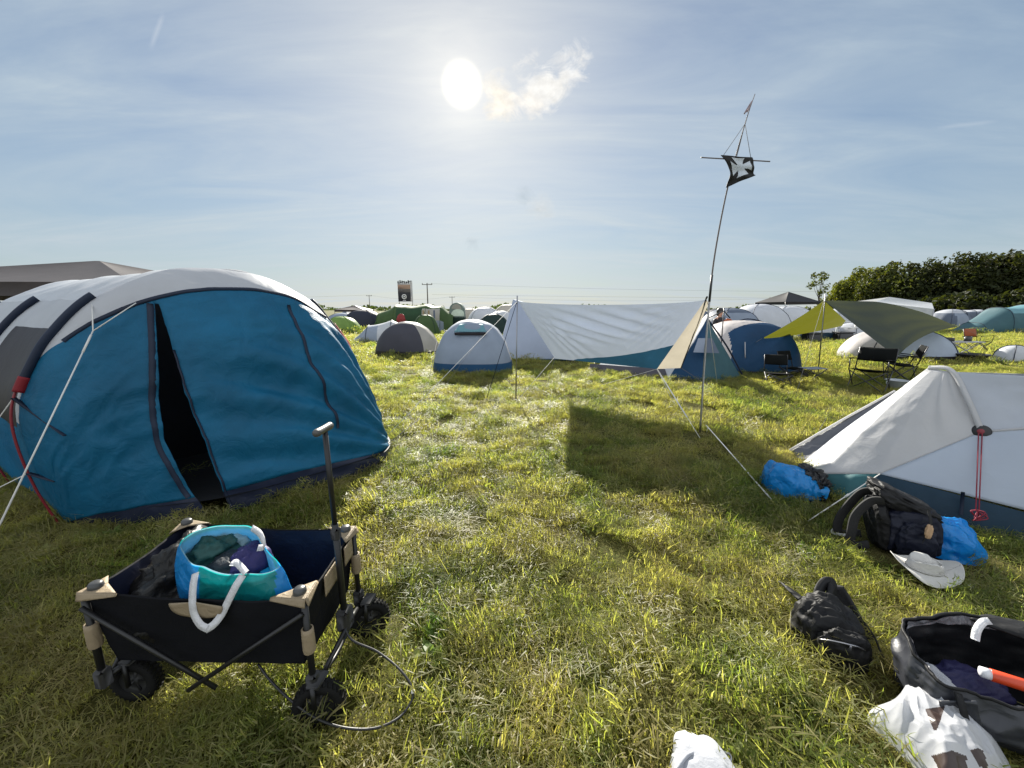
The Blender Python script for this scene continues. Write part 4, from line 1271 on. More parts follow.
cloth('towel', G(231, 566, .565), (.075, .06, .05), (.012, .018, .026), 'dark navy towel wedged low between the green jacket and violet shirt', 303, .3)
cloth('packing_sack', G(238, 543, .575), (.08, .06, .06), (.18, .30, .36), 'pale blue grey packing sack at the back of the shopping bag', 304, .25, 'sack')
q = MB(); crumple(q, WL(-.25, .0, .43), (.15, .19, .15), .42, 311, 64, 40, .8, 2.6)
tag(q.build('rain_jacket', fabric('black_jacket', (.010, .0095, .009), trans=0, rough=.42, var=.3, bump=.8, bscale=16), loc=WL(-.24, .01, .26)), 'heap of black rain jacket filling the rear end of the wagon', 'clothing')
q = MB(); crumple(q, WL(-.10, -.02, .36), (.11, .16, .10), .4, 312, 48, 30, .8, 2.4)
tag(q.build('fleece', fabric('brown_fleece', (.045, .040, .034), trans=0, rough=.8, var=.3, bump=.8, bscale=20), loc=WL(-.10, -.02, .26)), 'dark brown fleece squeezed between black jacket and shopping bag', 'clothing')
# ------------------------------------------------------------------ things strewn on the grass at the right
F_IKB = film('bright_blue_tarpaulin', (.012, .26, .66), .35, .28, (.01, .32, .75), sc=7)
F_BLACKFILM = film('black_film', (.006, .006, .007), 0, .3, sc=14)
F_PACK = film('black_nylon', (.008, .008, .009), 0, .6, spec=.25, sc=8, st=.5)
F_PACKN = film('navy_nylon', (.008, .010, .022), 0, .55, spec=.25, sc=8, st=.5)
F_PAD = fabric('charcoal_padding', (.028, .028, .029), trans=0, rough=.8, spec=.15, bump=.4, bscale=60)

def facets(D, seed, n=26, lo=.82, hi=1.05, soft=.0):
    r = np.random.default_rng(seed)
    nn = r.normal(size=(n, 3)); nn /= np.linalg.norm(nn, axis=1)[:, None]
    h = lo + (hi - lo) * r.random(n)
    q = np.einsum('...i,ki->...k', D, nn)
    rr_ = np.where(q > .08, h / np.maximum(q, .08), 9)
    return np.minimum(rr_.min(-1), 1.12)
def lump(mb, c, r, B, seed, n=26, pw=.75, amp=.06, lo=.82, nu=72, nv=44, taper=0.0, lean=(0, 0), minz=.006, fr=3.0):
    """a stuffed, slumped bag: superellipsoid cut by flat facets with creases between, optional taper to the top"""
    r = np.asarray(r, float); m_ = MB()
    def fn(D, Q):
        D2 = np.sign(D) * np.abs(D) ** pw
        f = facets(D, seed, n, lo)
        Q = D2 * r * f[..., None] * (1 + amp * ridge(D * fr, seed + 3, 3))[..., None]
        t = (Q[..., 2] / r[2] + 1) / 2
        k = 1 - taper * np.clip(t, 0, 1)
        Q[..., 0] = Q[..., 0] * k + lean[0] * t; Q[..., 1] = Q[..., 1] * k + lean[1] * t
        return Q
    m_.ball((0, 0, 0), r, nu, nv, fn)
    V = np.concatenate(m_.v) @ np.asarray(B).T + np.asarray(c, float)
    V[:, 2] = np.maximum(V[:, 2], minz)
    return mb.add(V, m_.f)

# blue carrier bag lying on its side with a black bin bag in its mouth
c = G(797, 498); c0 = A(c[0], c[1] + .10, .0)
nu, nv = 72, 36
th = np.linspace(0, 2 * pi, nu + 1)[:, None]; t = np.linspace(0, 1, nv)[None, :]
cx = c0 + A(-.01, 0, .13)
close = np.clip(t / .22, 0, 1) ** .6
xx = -.19 + .36 * t + .07 * np.sin(th) * t
yy_ = (.17 + .02 * t) * np.cos(th)
zz_ = (.155 - .085 * t ** 1.3) * np.sign(np.sin(th)) * np.abs(np.sin(th)) ** .7 - .06 * t
P = np.stack([xx + 0 * th, yy_ * close, zz_ * close], -1) + cx
P = P + normals(P) * (ridge(P * 7, 402, 3) * .022)[..., None]
P[-1] = P[0]; P[..., 2] = np.maximum(P[..., 2], .01)
CB = tag(MB().grid(P).build('carrier_bag', F_IKB, loc=c0), 'bright blue carrier bag lying on its side at the left toe of the silver tent', 'bag')
q = MB(); crumple(q, c0 + A(.14, .0, .105), (.12, .16, .115), .42, 403, 72, 44, .8, 3.6)
tag(q.build('bin_bag', F_BLACKFILM, loc=c0 + A(.14, 0, 0)), 'crumpled black bin bag spilling from the mouth of the blue carrier bag', 'bag')

# large navy rucksack slumped on its side, straps towards the left
c = G(921, 560); RC = A(c[0] - .01, c[1] + .13, 0)
RK = thing('rucksack', 'big navy rucksack tipped on its side in front of the silver tent', 'rucksack', RC)
rx = unit(A(.90, -.44, 0)); ry = A(-rx[1], rx[0], 0); B1 = basis(rx, ry, A(0, 0, 1))
lump(MB(), RC + rx * .02 + A(0, 0, .16), (.145, .14, .17), B1, 411, 22, .7, .07, .8, lean=(-.05, .02)).build('pack_body', F_PACKN, RK)
lump(MB(), RC - rx * .045 + ry * .02 + A(0, 0, .335), (.175, .12, .05), B1 @ np.array(Matrix.Rotation(.42, 3, 'Y')), 412, 16, .7, .10, .8).build('lid', F_PACK, RK)
lump(MB(), RC - rx * .135 + A(0, 0, .16), (.055, .125, .155), B1 @ np.array(Matrix.Rotation(-.22, 3, 'Y')), 414, 16, .6, .05, .86).build('back_panel', F_PACK, RK)
lump(MB(), RC + rx * .02 - ry * .12 + A(0, 0, .12), (.085, .045, .11), B1, 413, 14, .65, .08, .82).build('side_pocket', F_PACKN, RK)
tl = RC - rx * .16 + A(0, 0, .36)
for dy, dd in ((-.10, .0), (.05, .03)):
    st = [tl + ry * dy, tl - rx * .07 + ry * dy + A(0, 0, -.02), tl - rx * .14 + ry * (dy - .03) + A(0, 0, -.12), tl - rx * (.155 + dd) + ry * (dy - .05) + A(0, 0, -.23), tl - rx * (.15 + dd) + ry * (dy - .05) + A(0, 0, -.325), tl - rx * .10 + ry * (dy - .02) + A(0, 0, -.345), tl - rx * .04 + ry * dy + A(0, 0, -.33)]
    MB().ribbon(st, .05, up=ry, k=8, thick=.016).build('shoulder_strap', F_PAD, RK)
    MB().ribbon([st[3] - rx * .004, st[4] - rx * .006 + A(0, 0, .04), st[4] - rx * .03 + A(0, 0, -.02), st[5] + ry * -.06 + A(0, 0, .02)], .018, up=ry, k=6, thick=.003).build('strap_end', F_STRAP if dy > 0 else F_PACK, RK)
MB().tube([tl + A(.02, 0, .0), tl + A(-.01, -.02, .035), tl + A(.03, -.03, .05), tl + A(.07, -.02, .03)], .011, 7, k=5).build('grab_loop', F_PACK, RK)
MB().box(RC - ry * .155 + rx * .05 + A(0, 0, .24), (.03, .012, .045), B1).build('buckle', S_BLACK, RK)
MB().ribbon([RC - ry * .10 + rx * .055 + A(0, 0, .35), RC - ry * .15 + rx * .055 + A(0, 0, .29), RC - ry * .165 + rx * .05 + A(0, 0, .22), RC - ry * .16 + rx * .04 + A(0, 0, .14)], .02, up=(0, -1, .2), k=6, thick=.003).build('compression_strap', F_PAD, RK)
q = MB(); crumple(q, W(929, 532, RC[1] - .19), (.018, .014, .045), .4, 414, 28, 18, 1, 2.5)
tag(q.build('rag', fabric('peach_rag', (.50, .33, .20), trans=.1, var=.2), loc=W(928, 530, RC[1] - .19)), 'small peach coloured rag tucked beside the navy rucksack', 'rag')
# shiny blue sack behind the hat
c = G(962, 562)
q = lump(MB(), A(c[0], c[1] + .06, .125), (.145, .10, .145), B1, 421, 18, .8, .10, .74, taper=.25, lean=(-.05, .03), fr=2.2)
tag(q.build('dry_sack', F_IKB, loc=A(c[0], c[1], 0)), 'shiny blue plastic sack slumped between the rucksack and the silver tent hem', 'sack')
# sun hat, tipped towards the photographer with its side brims rolled up
c = G(925, 583); HC = A(c[0], c[1] + .02, .085)
th = np.linspace(0, 2 * pi, 97)[:, None]; t = np.linspace(0, 1, 30)[None, :]
F_HAT = fabric('sand_hat_cloth', (.58, .565, .54), trans=.12, var=.06, bump=.35, bscale=45, rough=.8)
hB = basis(unit(A(.95, -.31, 0)), unit(A(.31, .95, 0)), A(0, 0, 1)) @ np.array(Matrix.Rotation(.06, 3, 'X'))
c_x, c_y = .082, .068
def hat_pt(r_, th_, z_): return np.stack([r_[..., 0], r_[..., 1], z_], -1) @ hB.T + HC
bx_ = (c_x + .092 * t) * np.cos(th); by_ = (c_y + .072 * t) * np.sin(th)
roll = .062 * np.abs(np.cos(th)) ** 2.4 * t ** 1.6 - .02 * np.abs(np.sin(th)) * t + .006 * np.sin(5 * th + 1) * t
P = hat_pt(np.stack([bx_ * (1 - .10 * np.abs(np.cos(th)) * t), by_], -1), th, roll)
HT = thing('sun_hat', 'pale sand coloured wide brimmed sun hat lying on the grass', 'hat', HC * A(1, 1, 0))
MB().grid(P).build('brim', F_HAT, HT, solid=.003)
s = np.linspace(0, 1, 36)[None, :]
kx = np.where(s < .5, 1 - .16 * s / .5, .84 * np.sqrt(np.clip(1 - ((s - .5) / .5) ** 2.4, 0, 1)))
zc = .062 * np.minimum(1, s / .5) ** .9 + .012 * np.clip((s - .5) * 2, 0, 1)
X_, Y_ = c_x * kx * np.cos(th), c_y * kx * np.sin(th)
zc = zc - .050 * np.exp(-((Y_ + .012) / .022) ** 2) * np.clip((s - .40) * 4, 0, 1) - .02 * np.exp(-((X_ - .05) / .02) ** 2) * np.clip((s - .3) * 3, 0, 1)
P = hat_pt(np.stack([X_, Y_], -1), th, zc + 0 * th); P = wrinkle(P, .006, 16, 432); P[-1] = P[0]
MB().grid(P).build('hat_crown', F_HAT, HT, solid=.003)
MB().tube([hat_pt(np.array([[c_x * 1.01 * cos(a), c_y * 1.01 * sin(a)]]), None, np.array([.008]))[0] for a in np.linspace(0, 2 * pi, 41)[:-1]], .005, 6, closed=True).build('hat_band', fabric('hat_band_cloth', (.40, .39, .37), trans=0), HT)
q = MB(); wp = G(970, 594)
for k in range(7):
    a = k * .9; q.grid(patch(wp + A(0, 0, .04), wp + A(.012 * cos(a), .012 * sin(a), .05), wp + A(.02 * cos(a + .3), .02 * sin(a + .3), .055), wp + A(.012 * cos(a + .6), .012 * sin(a + .6), .045), 3, 3))
q.tube([wp, wp + A(0, 0, .045)], .002, 5)
tag(q.build('daisy', solid('white_petals', (.7, .7, .62), .7), loc=wp), 'single white daisy in the grass by the sun hat', 'flower')
# small black backpack, narrow at the top where the padded strap stands up
c = G(846, 668); SB = A(c[0], c[1] + .09, 0)
BK = thing('backpack', 'small black sling backpack dropped on the grass with one strap thrown out', 'backpack', SB)
bB = basis(unit(A(.93, -.37, 0)), unit(A(.37, .93, 0)), A(0, 0, 1))
lump(MB(), SB + A(.01, .02, .095), (.145, .10, .118), bB, 441, 18, .72, .07, .80, taper=.34, lean=(-.02, .05)).build('pack_body', F_PACK, BK)
lump(MB(), SB + A(-.005, -.065, .075), (.10, .045, .085), bB, 442, 14, .7, .08, .80, taper=.2).build('front_pocket', F_PACK, BK)
pa, pb_, pc2, pd = W(829, 588, 1.78), W(843, 586, 1.78), W(874, 640, 1.62), W(822, 636, 1.62)
pn = patch(pa, pb_, pc2, pd, 24, 24, .05, .008, 443)
MB().grid(pn).build('back_panel', F_PAD, BK, solid=.022)
MB().ribbon([W(818, 634, 1.60), W(816, 610, 1.68), W(819, 592, 1.74), W(825, 583, 1.78), W(832, 584, 1.78), W(830, 600, 1.72), W(827, 622, 1.64)], .05, up=unit(A(.2, -.8, .4)), k=8, thick=.012).build('shoulder_strap', F_PACK, BK)
MB().ribbon([G(814, 610, .05), G(803, 601, .09), G(793, 592, .10), G(786, 586, .09), G(782, 584, .06)], .045, up=(.3, -.5, 1), k=6, thick=.008).build('loose_strap', F_PACK, BK)
MB().ribbon([W(864, 622, 1.62), W(874, 636, 1.56), W(880, 650, 1.52), W(884, 658, 1.50)], .016, up=(.6, -.5, .6), k=6, thick=.004).build('side_strap', F_PACK, BK)
zp = [SB + bB @ A(-.085, -.095, .12), SB + bB @ A(-.04, -.115, .145), SB + bB @ A(.04, -.112, .145), SB + bB @ A(.085, -.09, .12)]
MB().tube(zp, .003, 6, k=6).build('zip', S_STEEL, BK)
MB().box(SB + bB @ A(.02, -.118, .135), (.008, .004, .022), bB).build('zip_pull', S_STEEL, BK)
# open black cool bag in the corner
F_COOL = film('grey_cool_bag', (.026, .028, .036), 0, .45, sc=6, st=.5)
F_FOIL = film('silver_lining', (.16, .16, .18), 0, .3, sc=10)
rimp = [(906, 627, .27), (924, 621, .29), (943, 616, .30), (976, 620, .29), (1010, 627, .28), (1045, 640, .27), (1085, 665, .25), (1090, 700, .22), (1050, 714, .21), (1010, 706, .21), (975, 697, .21), (945, 686, .22), (928, 668, .23), (914, 648, .25)]
rim = crom([G(*p_) for p_ in rimp], 6, closed=True); cr_ = rim.mean(0); nR = len(rim)
CC = A(cr_[0], cr_[1], 0)
CL = thing('cool_bag', 'open black cool bag with crumpled sides at the corner by the white plastic bag', 'bag', CC)
lev = np.linspace(0, 1, 26)
S = np.stack([rim * (1 - t_) + (CC + (rim - cr_) * A(.92, .92, 0) + A(0, 0, .012)) * t_ for t_ in lev], 1)
dirs = (S - cr_) * A(1, 1, 0); dirs /= np.linalg.norm(dirs, axis=-1, keepdims=True)
S = S + dirs * (ridge(S * A(6, 6, 9), 451, 3) * .020 + .02 * np.sin(pi * lev)[None, :])[..., None]
S = np.concatenate([S, S[:1]]); dirs = np.concatenate([dirs, dirs[:1]])
MB().grid(S).build('bag_wall', F_COOL, CL)
Si = S - dirs * .014
MB().grid(Si[:, :4]).build('silver_facing', F_FOIL, CL)
MB().grid(Si[:, 3:]).add(Si[:-1, -1] + A(0, 0, .004), [tuple(range(nR))]).build('bag_inside', F_INNER, CL)
MB().tube((S[:-1, 0] + A(0, 0, .002)), .006, 7, closed=True).build('rim_piping', F_PACK, CL)
lidp = patch(G(970, 619, .295), G(1085, 662, .265), G(1090, 640, .265) + A(0, .03, -.03), G(985, 606, .29) + A(0, .0, -.05), 30, 10, .02, .012, 452)
MB().grid(lidp).build('bag_lid', F_PACK, CL, solid=.01)
MB().ribbon([G(975, 640, .26), G(977, 630, .29), G(983, 622, .31), G(990, 621, .31)], .026, up=(-.5, -.5, .6), k=6, thick=.002).build('lid_tab', F_STRAP, CL)
MB().grid(patch(G(938, 700, .18), G(975, 700, .21), G(985, 745, .06), G(945, 735, .05), 12, 12, .02) + A(0, -.004, 0)).build('front_pocket', F_COOL, CL, solid=.006)
MB().ribbon([G(958, 693, .215), G(962, 706, .19), G(968, 730, .12), G(972, 750, .05)], .022, up=(-.3, -1, .3), k=5, thick=.004).build('side_strap', F_PACK, CL)
# orange topped tube in it
ta, tb = G(979, 671, .225), G(1052, 694, .225)
TU = thing('sunscreen_tube', 'orange red tube with a white cap lying in the open cool bag', 'tube', ta)
MB().tube([ta + (tb - ta) * .15, ta + (tb - ta) * .17, tb], [.019, .022, .022], 16).build('tube_body', solid('orange_red_plastic', (.55, .055, .015), .35), TU)
MB().tube([ta, ta + (tb - ta) * .02, ta + (tb - ta) * .16], [.011, .019, .020], 16).build('tube_cap', solid('white_plastic', (.62, .62, .64), .35), TU)
q = MB(); crumple(q, G(966, 686, .12), (.12, .07, .05), .35, 461, 56, 34)
tag(q.build('sweater', fabric('violet_knit', (.016, .015, .06), trans=0, var=.2), loc=G(966, 686, .1)), 'dark violet sweater at the near side inside the open cool bag', 'clothing')
# white plastic carrier with brown print
F_PLAST = film('white_thin_plastic', (.60, .61, .65), .45, .35, (.66, .67, .70), sc=5, st=.35, var=.04)
F_PRINT = film('brown_print', (.045, .028, .024), .15, .35, sc=6, st=.55, var=.2)
PBc = G(935, 745)
ot = crom([G(916, 677, .10), G(940, 684, .12), G(963, 700, .10), G(988, 735, .06), G(1012, 775, .03), G(1008, 805, .02), G(950, 815, .02), G(925, 785, .02), G(893, 752, .02), G(868, 727, .02), G(872, 712, .05), G(896, 700, .08)], 16, closed=True)
nO = len(ot); cm = ot.mean(0)
lev = np.linspace(0, 1, 110)
S = np.stack([(cm * A(1, 1, 0)) + (ot - cm) * A(1, 1, 0) * (1 - t_) + A(0, 0, 1) * (ot[:, 2:3] * (1 - t_) ** 2 + (.135 * (1 - (1 - t_) ** 2.2)) + .012) for t_ in lev], 1)
S[..., 2] += .06 * np.exp(-(((S[..., 0] - G(914, 690)[0]) ** 2 + (S[..., 1] - G(914, 690)[1]) ** 2) / .10 ** 2))
env = np.sin(pi * np.clip(lev * .9 + .05, 0, 1))[None, :] ** .6
dd_ = S - A(G(905, 700)[0], G(905, 700)[1], 0)
an_ = np.arctan2(dd_[..., 1], dd_[..., 0]); rd_ = np.linalg.norm(dd_[..., :2], axis=-1)
S[..., 2] += (ridge(S * A(7, 7, 3), 471, 3) * .013 + ridge(np.stack([an_ * 3, rd_ * 5, 0 * rd_], -1), 474, 2) * .014) * env
S[..., 2] = np.maximum(S[..., 2], .012)
S = np.concatenate([S, S[:1]])
pm = PX(S[:-1, :-1])
def inpoly(p, poly):
    x, y = p[..., 0], p[..., 1]; r_ = np.zeros(x.shape, bool); n = len(poly)
    for i in range(n):
        (x1, y1), (x2, y2) = poly[i], poly[(i + 1) % n]
        c__ = ((y1 > y) != (y2 > y)) & (x < (x2 - x1) * (y - y1) / (y2 - y1 + 1e-9) + x1)
        r_ ^= c__
    return r_
PBG = thing('plastic_bag', 'crumpled white plastic carrier bag with dark brown printed shapes', 'bag', PBc)
br = inpoly(pm, [(925, 709), (945, 705.5), (941, 720), (937, 731), (934, 731)]) | inpoly(pm, [(932, 757), (942, 754), (952, 751), (968, 756), (970, 800), (935, 800), (938, 768)]) | inpoly(pm, [(972, 750), (978, 748), (984, 751), (988, 762), (994, 800), (986, 800), (984, 770)])
MB().gridmask(S, ~br).build('bag_skin', F_PLAST, PBG)
MB().gridmask(S, br).build('printed_shape', F_PRINT, PBG)
# pale grey hooded top at the bottom edge
F_FLEECE = fabric('pale_grey_fleece', (.36, .37, .40), trans=.02, rough=.9, spec=.1, var=.05, bump=.25, bscale=50, crease=False)
q = MB(); gc = G(700, 775)
def fn(D, Q):
    fold = np.sin(D[..., 0] * 5 + D[..., 1] * 3 + 1.2 * np.sin(D[..., 2] * 3)) * .05
    Q = Q * (1 + fold + .07 * ridge(D * 1.5 + 3, 481, 2))[..., None]
    Q[..., 2] = np.maximum(Q[..., 2], -.05)
    return Q
q.ball(A(gc[0], gc[1] - .05, .045), (.105, .15, .075), 80, 50, fn)
GT = tag(q.build('hooded_top', F_FLEECE, loc=gc), 'pale grey hooded top bundled on the grass at the bottom edge', 'clothing')
MB().tube([G(722, 752, .06), G(729, 754, .05), G(731, 759, .04), G(727, 766, .03)], .005, 6, k=5).build('zip', S_STEEL, GT)
fl_ = patch(G(672, 772, .10), G(690, 752, .115), G(716, 752, .105), G(722, 775, .10), 20, 14, .02, .006, 483)
MB().grid(fl_).build('hood', F_FLEECE, GT, solid=.012)
# ------------------------------------------------------------------ tents across the field
def dome_tent(name, label, c, a, b, h, yaw, fly, skirt=None, skirt_h=.16, zones=(), pole=None, n=3.2, poles=True, guys=0, rad=.8, group=None, vent=False, seams=F_NAVY, nth=72, nph=22):
    """two-pole dome: a rounded rectangular footprint, panels slack between the crossing poles.
    zones: (part name, material, test(theta, z/h, nx, ny)) for panels of another colour"""
    c = A(c[0], c[1], 0)
    t_ = thing(name, label, 'tent', c, group)
    th = np.linspace(0, 2 * pi, nth + 1)[:, None]; ph = np.linspace(0, 1, nph)[None, :] ** .85
    ct, st = np.cos(th), np.sin(th)
    fr = (np.abs(ct) ** n + np.abs(st) ** n) ** (-1 / n)
    corner = 1 - np.abs(np.cos(2 * th)) ** 1.2
    rc = np.cos(ph * pi / 2) ** rad
    rc = rc * (1 - .055 * (1 - corner) * np.sin(pi * ph))
    x = a / 2 * fr * ct * rc; y = b / 2 * fr * st * rc
    z = h * np.sin(ph * pi / 2) ** .95 * np.ones_like(th)
    P = np.stack([x, y, z], -1) @ rotz(yaw).T + c
    P = P + normals(P) * (fbm(P * 2.6, int(abs(c[0] * 10)) + 3, 3) * .018 * np.clip(z / .2, 0, 1))[..., None]
    P[-1] = P[0]
    zc = (z / h)[:-1, :-1]; tc = (th + 0 * ph)[:-1, :-1] + pi / nth
    xn = (x / (a / 2))[:-1, :-1]; yn = (y / (b / 2))[:-1, :-1]
    left = np.ones_like(zc, bool)
    for nm, mt, fnz in zones:
        mk = fnz(tc, zc, xn, yn) & left
        if mk.any(): MB().gridmask(P, mk).build(nm, mt, t_)
        left &= ~mk
    if skirt is not None:
        mk = (zc * h < skirt_h) & left
        MB().gridmask(P, mk).build('skirt', skirt, t_); left &= ~mk
    MB().gridmask(P, left).build('flysheet', fly, t_)
    if poles:
        for k0 in (0, 1):
            i0 = int(round(nth * (1 + 2 * k0) / 8)); i1 = (i0 + nth // 2)
            ln = np.concatenate([P[i0], P[i1][::-1]]) 
            cc = c + A(0, 0, h * .3); d_ = ln - cc; d_ /= np.linalg.norm(d_, axis=1)[:, None]
            MB().tube(ln + d_ * .012, .012, 6).build('pole_sleeve', seams, t_)
    if vent:
        MB().grid(patch(*[c + rotz(yaw) @ A(*q_) for q_ in ((-.32 * a * .5, -b * .20, h * .93), (.32 * a * .5, -b * .20, h * .93), (.36 * a * .5, -b * .42, h * .86), (-.36 * a * .5, -b * .42, h * .86))], 10, 6, .05)).build('vent_hood', fly, t_, solid=.01)
    for k in range(guys):
        i0 = int(nth * (1 + 2 * k) / 8) % nth
        s_ = P[i0, nph // 2]; e_ = c + (s_ - c) * A(1.75, 1.75, 0)
        MB().tube([s_, e_], .0035, 4).build('guy_line', S_DARKCORD, t_)
    return t_

def tunnel(name, label, hoops, yaw, c, mats, door=None, nk=48, group=None, poles=True, polemat=F_NAVY, pw=.75):
    """hoops: (s, half width, height); mats(k, s, z) -> list of (part, material, mask)"""
    c = A(c[0], c[1], 0)
    t_ = thing(name, label, 'tent', c, group)
    hs = np.array(hoops, float)
    s = np.unique(np.concatenate([np.linspace(hs[0, 0], hs[-1, 0], 40), hs[:, 0]]))
    hw = np.interp(s, hs[:, 0], hs[:, 1]); ht = np.interp(s, hs[:, 0], hs[:, 2])
    k = np.linspace(0, pi, nk)[:, None]
    sag = np.zeros_like(s)
    for i in range(len(hs) - 1):
        m_ = (s >= hs[i, 0]) & (s <= hs[i + 1, 0]); sag[m_] = .05 * np.sin(pi * (s[m_] - hs[i, 0]) / (hs[i + 1, 0] - hs[i, 0]))
    f = 1 - sag
    y = -np.sign(np.cos(k)) * np.abs(np.cos(k)) ** pw * hw * f; z = np.sin(k) ** pw * ht * f
    x = s + 0 * k
    P = np.stack([x, y, z], -1) @ rotz(yaw).T + c
    P = wrinkle(P, .015, 2.2, 9)
    P[..., 2] = np.maximum(P[..., 2], .0)
    left = np.ones((nk - 1, len(s) - 1), bool)
    kc = (k + 0 * s)[:-1, :-1] / pi; sc_ = x[:-1, :-1]; zc = z[:-1, :-1]
    for nm, mt, fn_ in mats:
        mk = fn_(kc, sc_, zc) & left
        if mk.any(): MB().gridmask(P, mk).build(nm, mt, t_)
        left &= ~mk
    if poles:
        for (s_, w_, h_) in hoops[1:-1] if len(hoops) > 3 else hoops:
            j = int(np.argmin(np.abs(s - s_)))
            MB().tube(P[:, j] + A(0, 0, .012), .016, 6).build('pole_sleeve', polemat, t_)
    return t_

ALL = lambda k, s, z: np.ones_like(k, bool)
def at(u, v_base): return G(u, v_base)

F_CHAR = fabric('charcoal_fly', (.055, .055, .072), trans=.18, var=.08, bump=.2)
F_CREAM = fabric('cream_fly', (.48, .45, .40), trans=.35, var=.06, bump=.2)
F_BLUGREY = fabric('blue_grey_fly', (.30, .35, .44), trans=.34, var=.06, bump=.25)
F_ROYAL = fabric('royal_blue_hem', (.018, .075, .17), trans=.3, var=.12)
F_DEEP = fabric('deep_blue_fly', (.010, .055, .135), trans=.35, var=.12)
F_ICE = fabric('ice_white_fly', (.58, .60, .65), trans=.36, var=.05, bump=.25)
F_MOSS = fabric('moss_green_fly', (.075, .13, .045), trans=.35, var=.12)
F_LIME = fabric('lime_fly', (.22, .34, .09), trans=.4, var=.1)
F_OLIVE = fabric('olive_tarp_cloth', (.020, .028, .012), trans=.34, tcol=(.14, .145, .012), var=.1, bump=.2)
F_SLATE = fabric('slate_fly', (.13, .16, .22), trans=.3, var=.08)
F_TURQ = fabric('turquoise_fly', (.08, .17, .20), trans=.4, var=.08)
F_BLK = fabric('black_canopy', (.018, .016, .018), trans=.08, var=.15)
F_DKGREEN = fabric('dark_green_fly', (.016, .040, .034), trans=.3, var=.15)
F_PINKW = fabric('warm_white_fly', (.60, .56, .55), trans=.38, var=.05)
F_CYAN = fabric('pale_cyan_fly', (.20, .40, .46), trans=.4, var=.08)

# the two domes left of the tarp
c = G(409, 356); 
dome_tent('dome_tent', 'charcoal dome tent with a cream stripe down its right flank', A(c[0] - .22, c[1] + .75, 0), 2.5, 1.75, 1.22, -.18, F_CHAR,
          zones=(('side_panel', F_CREAM, lambda t, z, x, y: (np.cos(t + .25) > .86) & (z > .03)),), skirt=F_BLK, skirt_h=.05, n=2.2, rad=1.0, poles=False, guys=4)
c = G(474, 374)
DM = dome_tent('dome_tent', 'blue grey dome tent with royal blue hem and white ridge nearest the tarp', A(c[0] - .10, c[1] + .95, 0), 2.2, 1.9, 1.38, -.05, F_BLUGREY,
          zones=(('ridge_panel', F_ICE, lambda t, z, x, y: (np.abs(y + .12) < .13 + 0 * x) & (z > .22) | (y > .15) & (z > .3)),), skirt=F_ROYAL, skirt_h=.24, n=2.8, poles=False, rad=.92, nth=128, nph=44)
cy2 = A(c[0] - .10, c[1] + .95, 0)
MB().grid(patch(cy2 + A(-.30, -.42, 1.26), cy2 + A(.30, -.42, 1.26), cy2 + A(.42, -.72, 1.07), cy2 + A(-.42, -.72, 1.07), 10, 6, .04)).build('vent_hood', F_CYAN, DM, solid=.01)
MB().grid(patch(cy2 + A(-.42, -.70, 1.05), cy2 + A(.42, -.70, 1.05), cy2 + A(.40, -.725, .98), cy2 + A(-.40, -.725, .98), 8, 3)).build('vent_mesh', F_MESH, DM, solid=.01)
for a_, b_ in ((cy2 + A(.35, -.72, 1.02), G(440, 392)), (cy2 + A(.9, -.6, .8), G(520, 384)), (cy2 + A(-.9, -.6, .8), G(428, 384))):
    MB().tube([a_, b_], .004, 4).build('guy_line', S_DARKCORD, DM)

# behind the tarp: long tent with a blue porch
c = G(716, 380)
LT = thing('tunnel_tent', 'dark blue and white tent pitched behind the tarp with its porch facing the flagpole', 'tent', A(c[0] - 1.0, c[1] + 1.0, 0))
f0, f1, f2 = G(668, 379), G(704, 383), G(741, 377)
ap = W(707, 318, f1[1] + .75)
bk0, bk1 = G(590, 371), G(600, 362)
apb = W(640, 335, 11.4)
MB().grid(tri(ap, f0, f1, 18, .06, .01, 501)).build('porch_panel', F_DEEP, LT)
MB().grid(tri(ap, f1, f2, 18, .05, .01, 502)).build('porch_side', fabric('teal_grey_fly', (.055, .13, .16), trans=.35), LT)
MB().grid(patch(ap, f0, bk0, apb, 18, 18, .1, .01, 503)).build('flysheet', F_ICE, LT)
MB().grid(patch(G(590, 371.6), f0, f0 + A(-.03, .14, .22), G(590, 371.6) + A(0, .1, .2), 18, 6)).build('skirt', F_CHAR, LT)
MB().grid(patch(ap, f2, f2 + A(-.6, 3.0, 0), apb, 12, 12, .1)).build('far_side', F_ICE, LT)
MB().tube([ap, (ap + f2) / 2 + A(.05, 0, .05), f2 + A(.06, 0, 0)], .02, 6, k=5).build('pole_sleeve', F_NAVY, LT)
MB().grid(patch(W(697, 338, f1[1] + .42), W(711, 338, f1[1] + .42), W(718, 353, f1[1] + .22), W(692, 352, f1[1] + .22), 8, 6, .02) + A(0, -.06, 0)).build('window', F_SLATE, LT)
for a_, b_ in ((ap, ap + A(.85, .3, -.28)),): MB().tube([ap + A(.02, 0, 0), W(724, 311, f1[1] + .8), W(730, 318, f1[1] + .8)], .014, 6).tube([W(724, 308, f1[1] + .8), W(721, 348, f1[1] + .8)], .012, 6).build('porch_pole', S_DKSTEEL, LT)

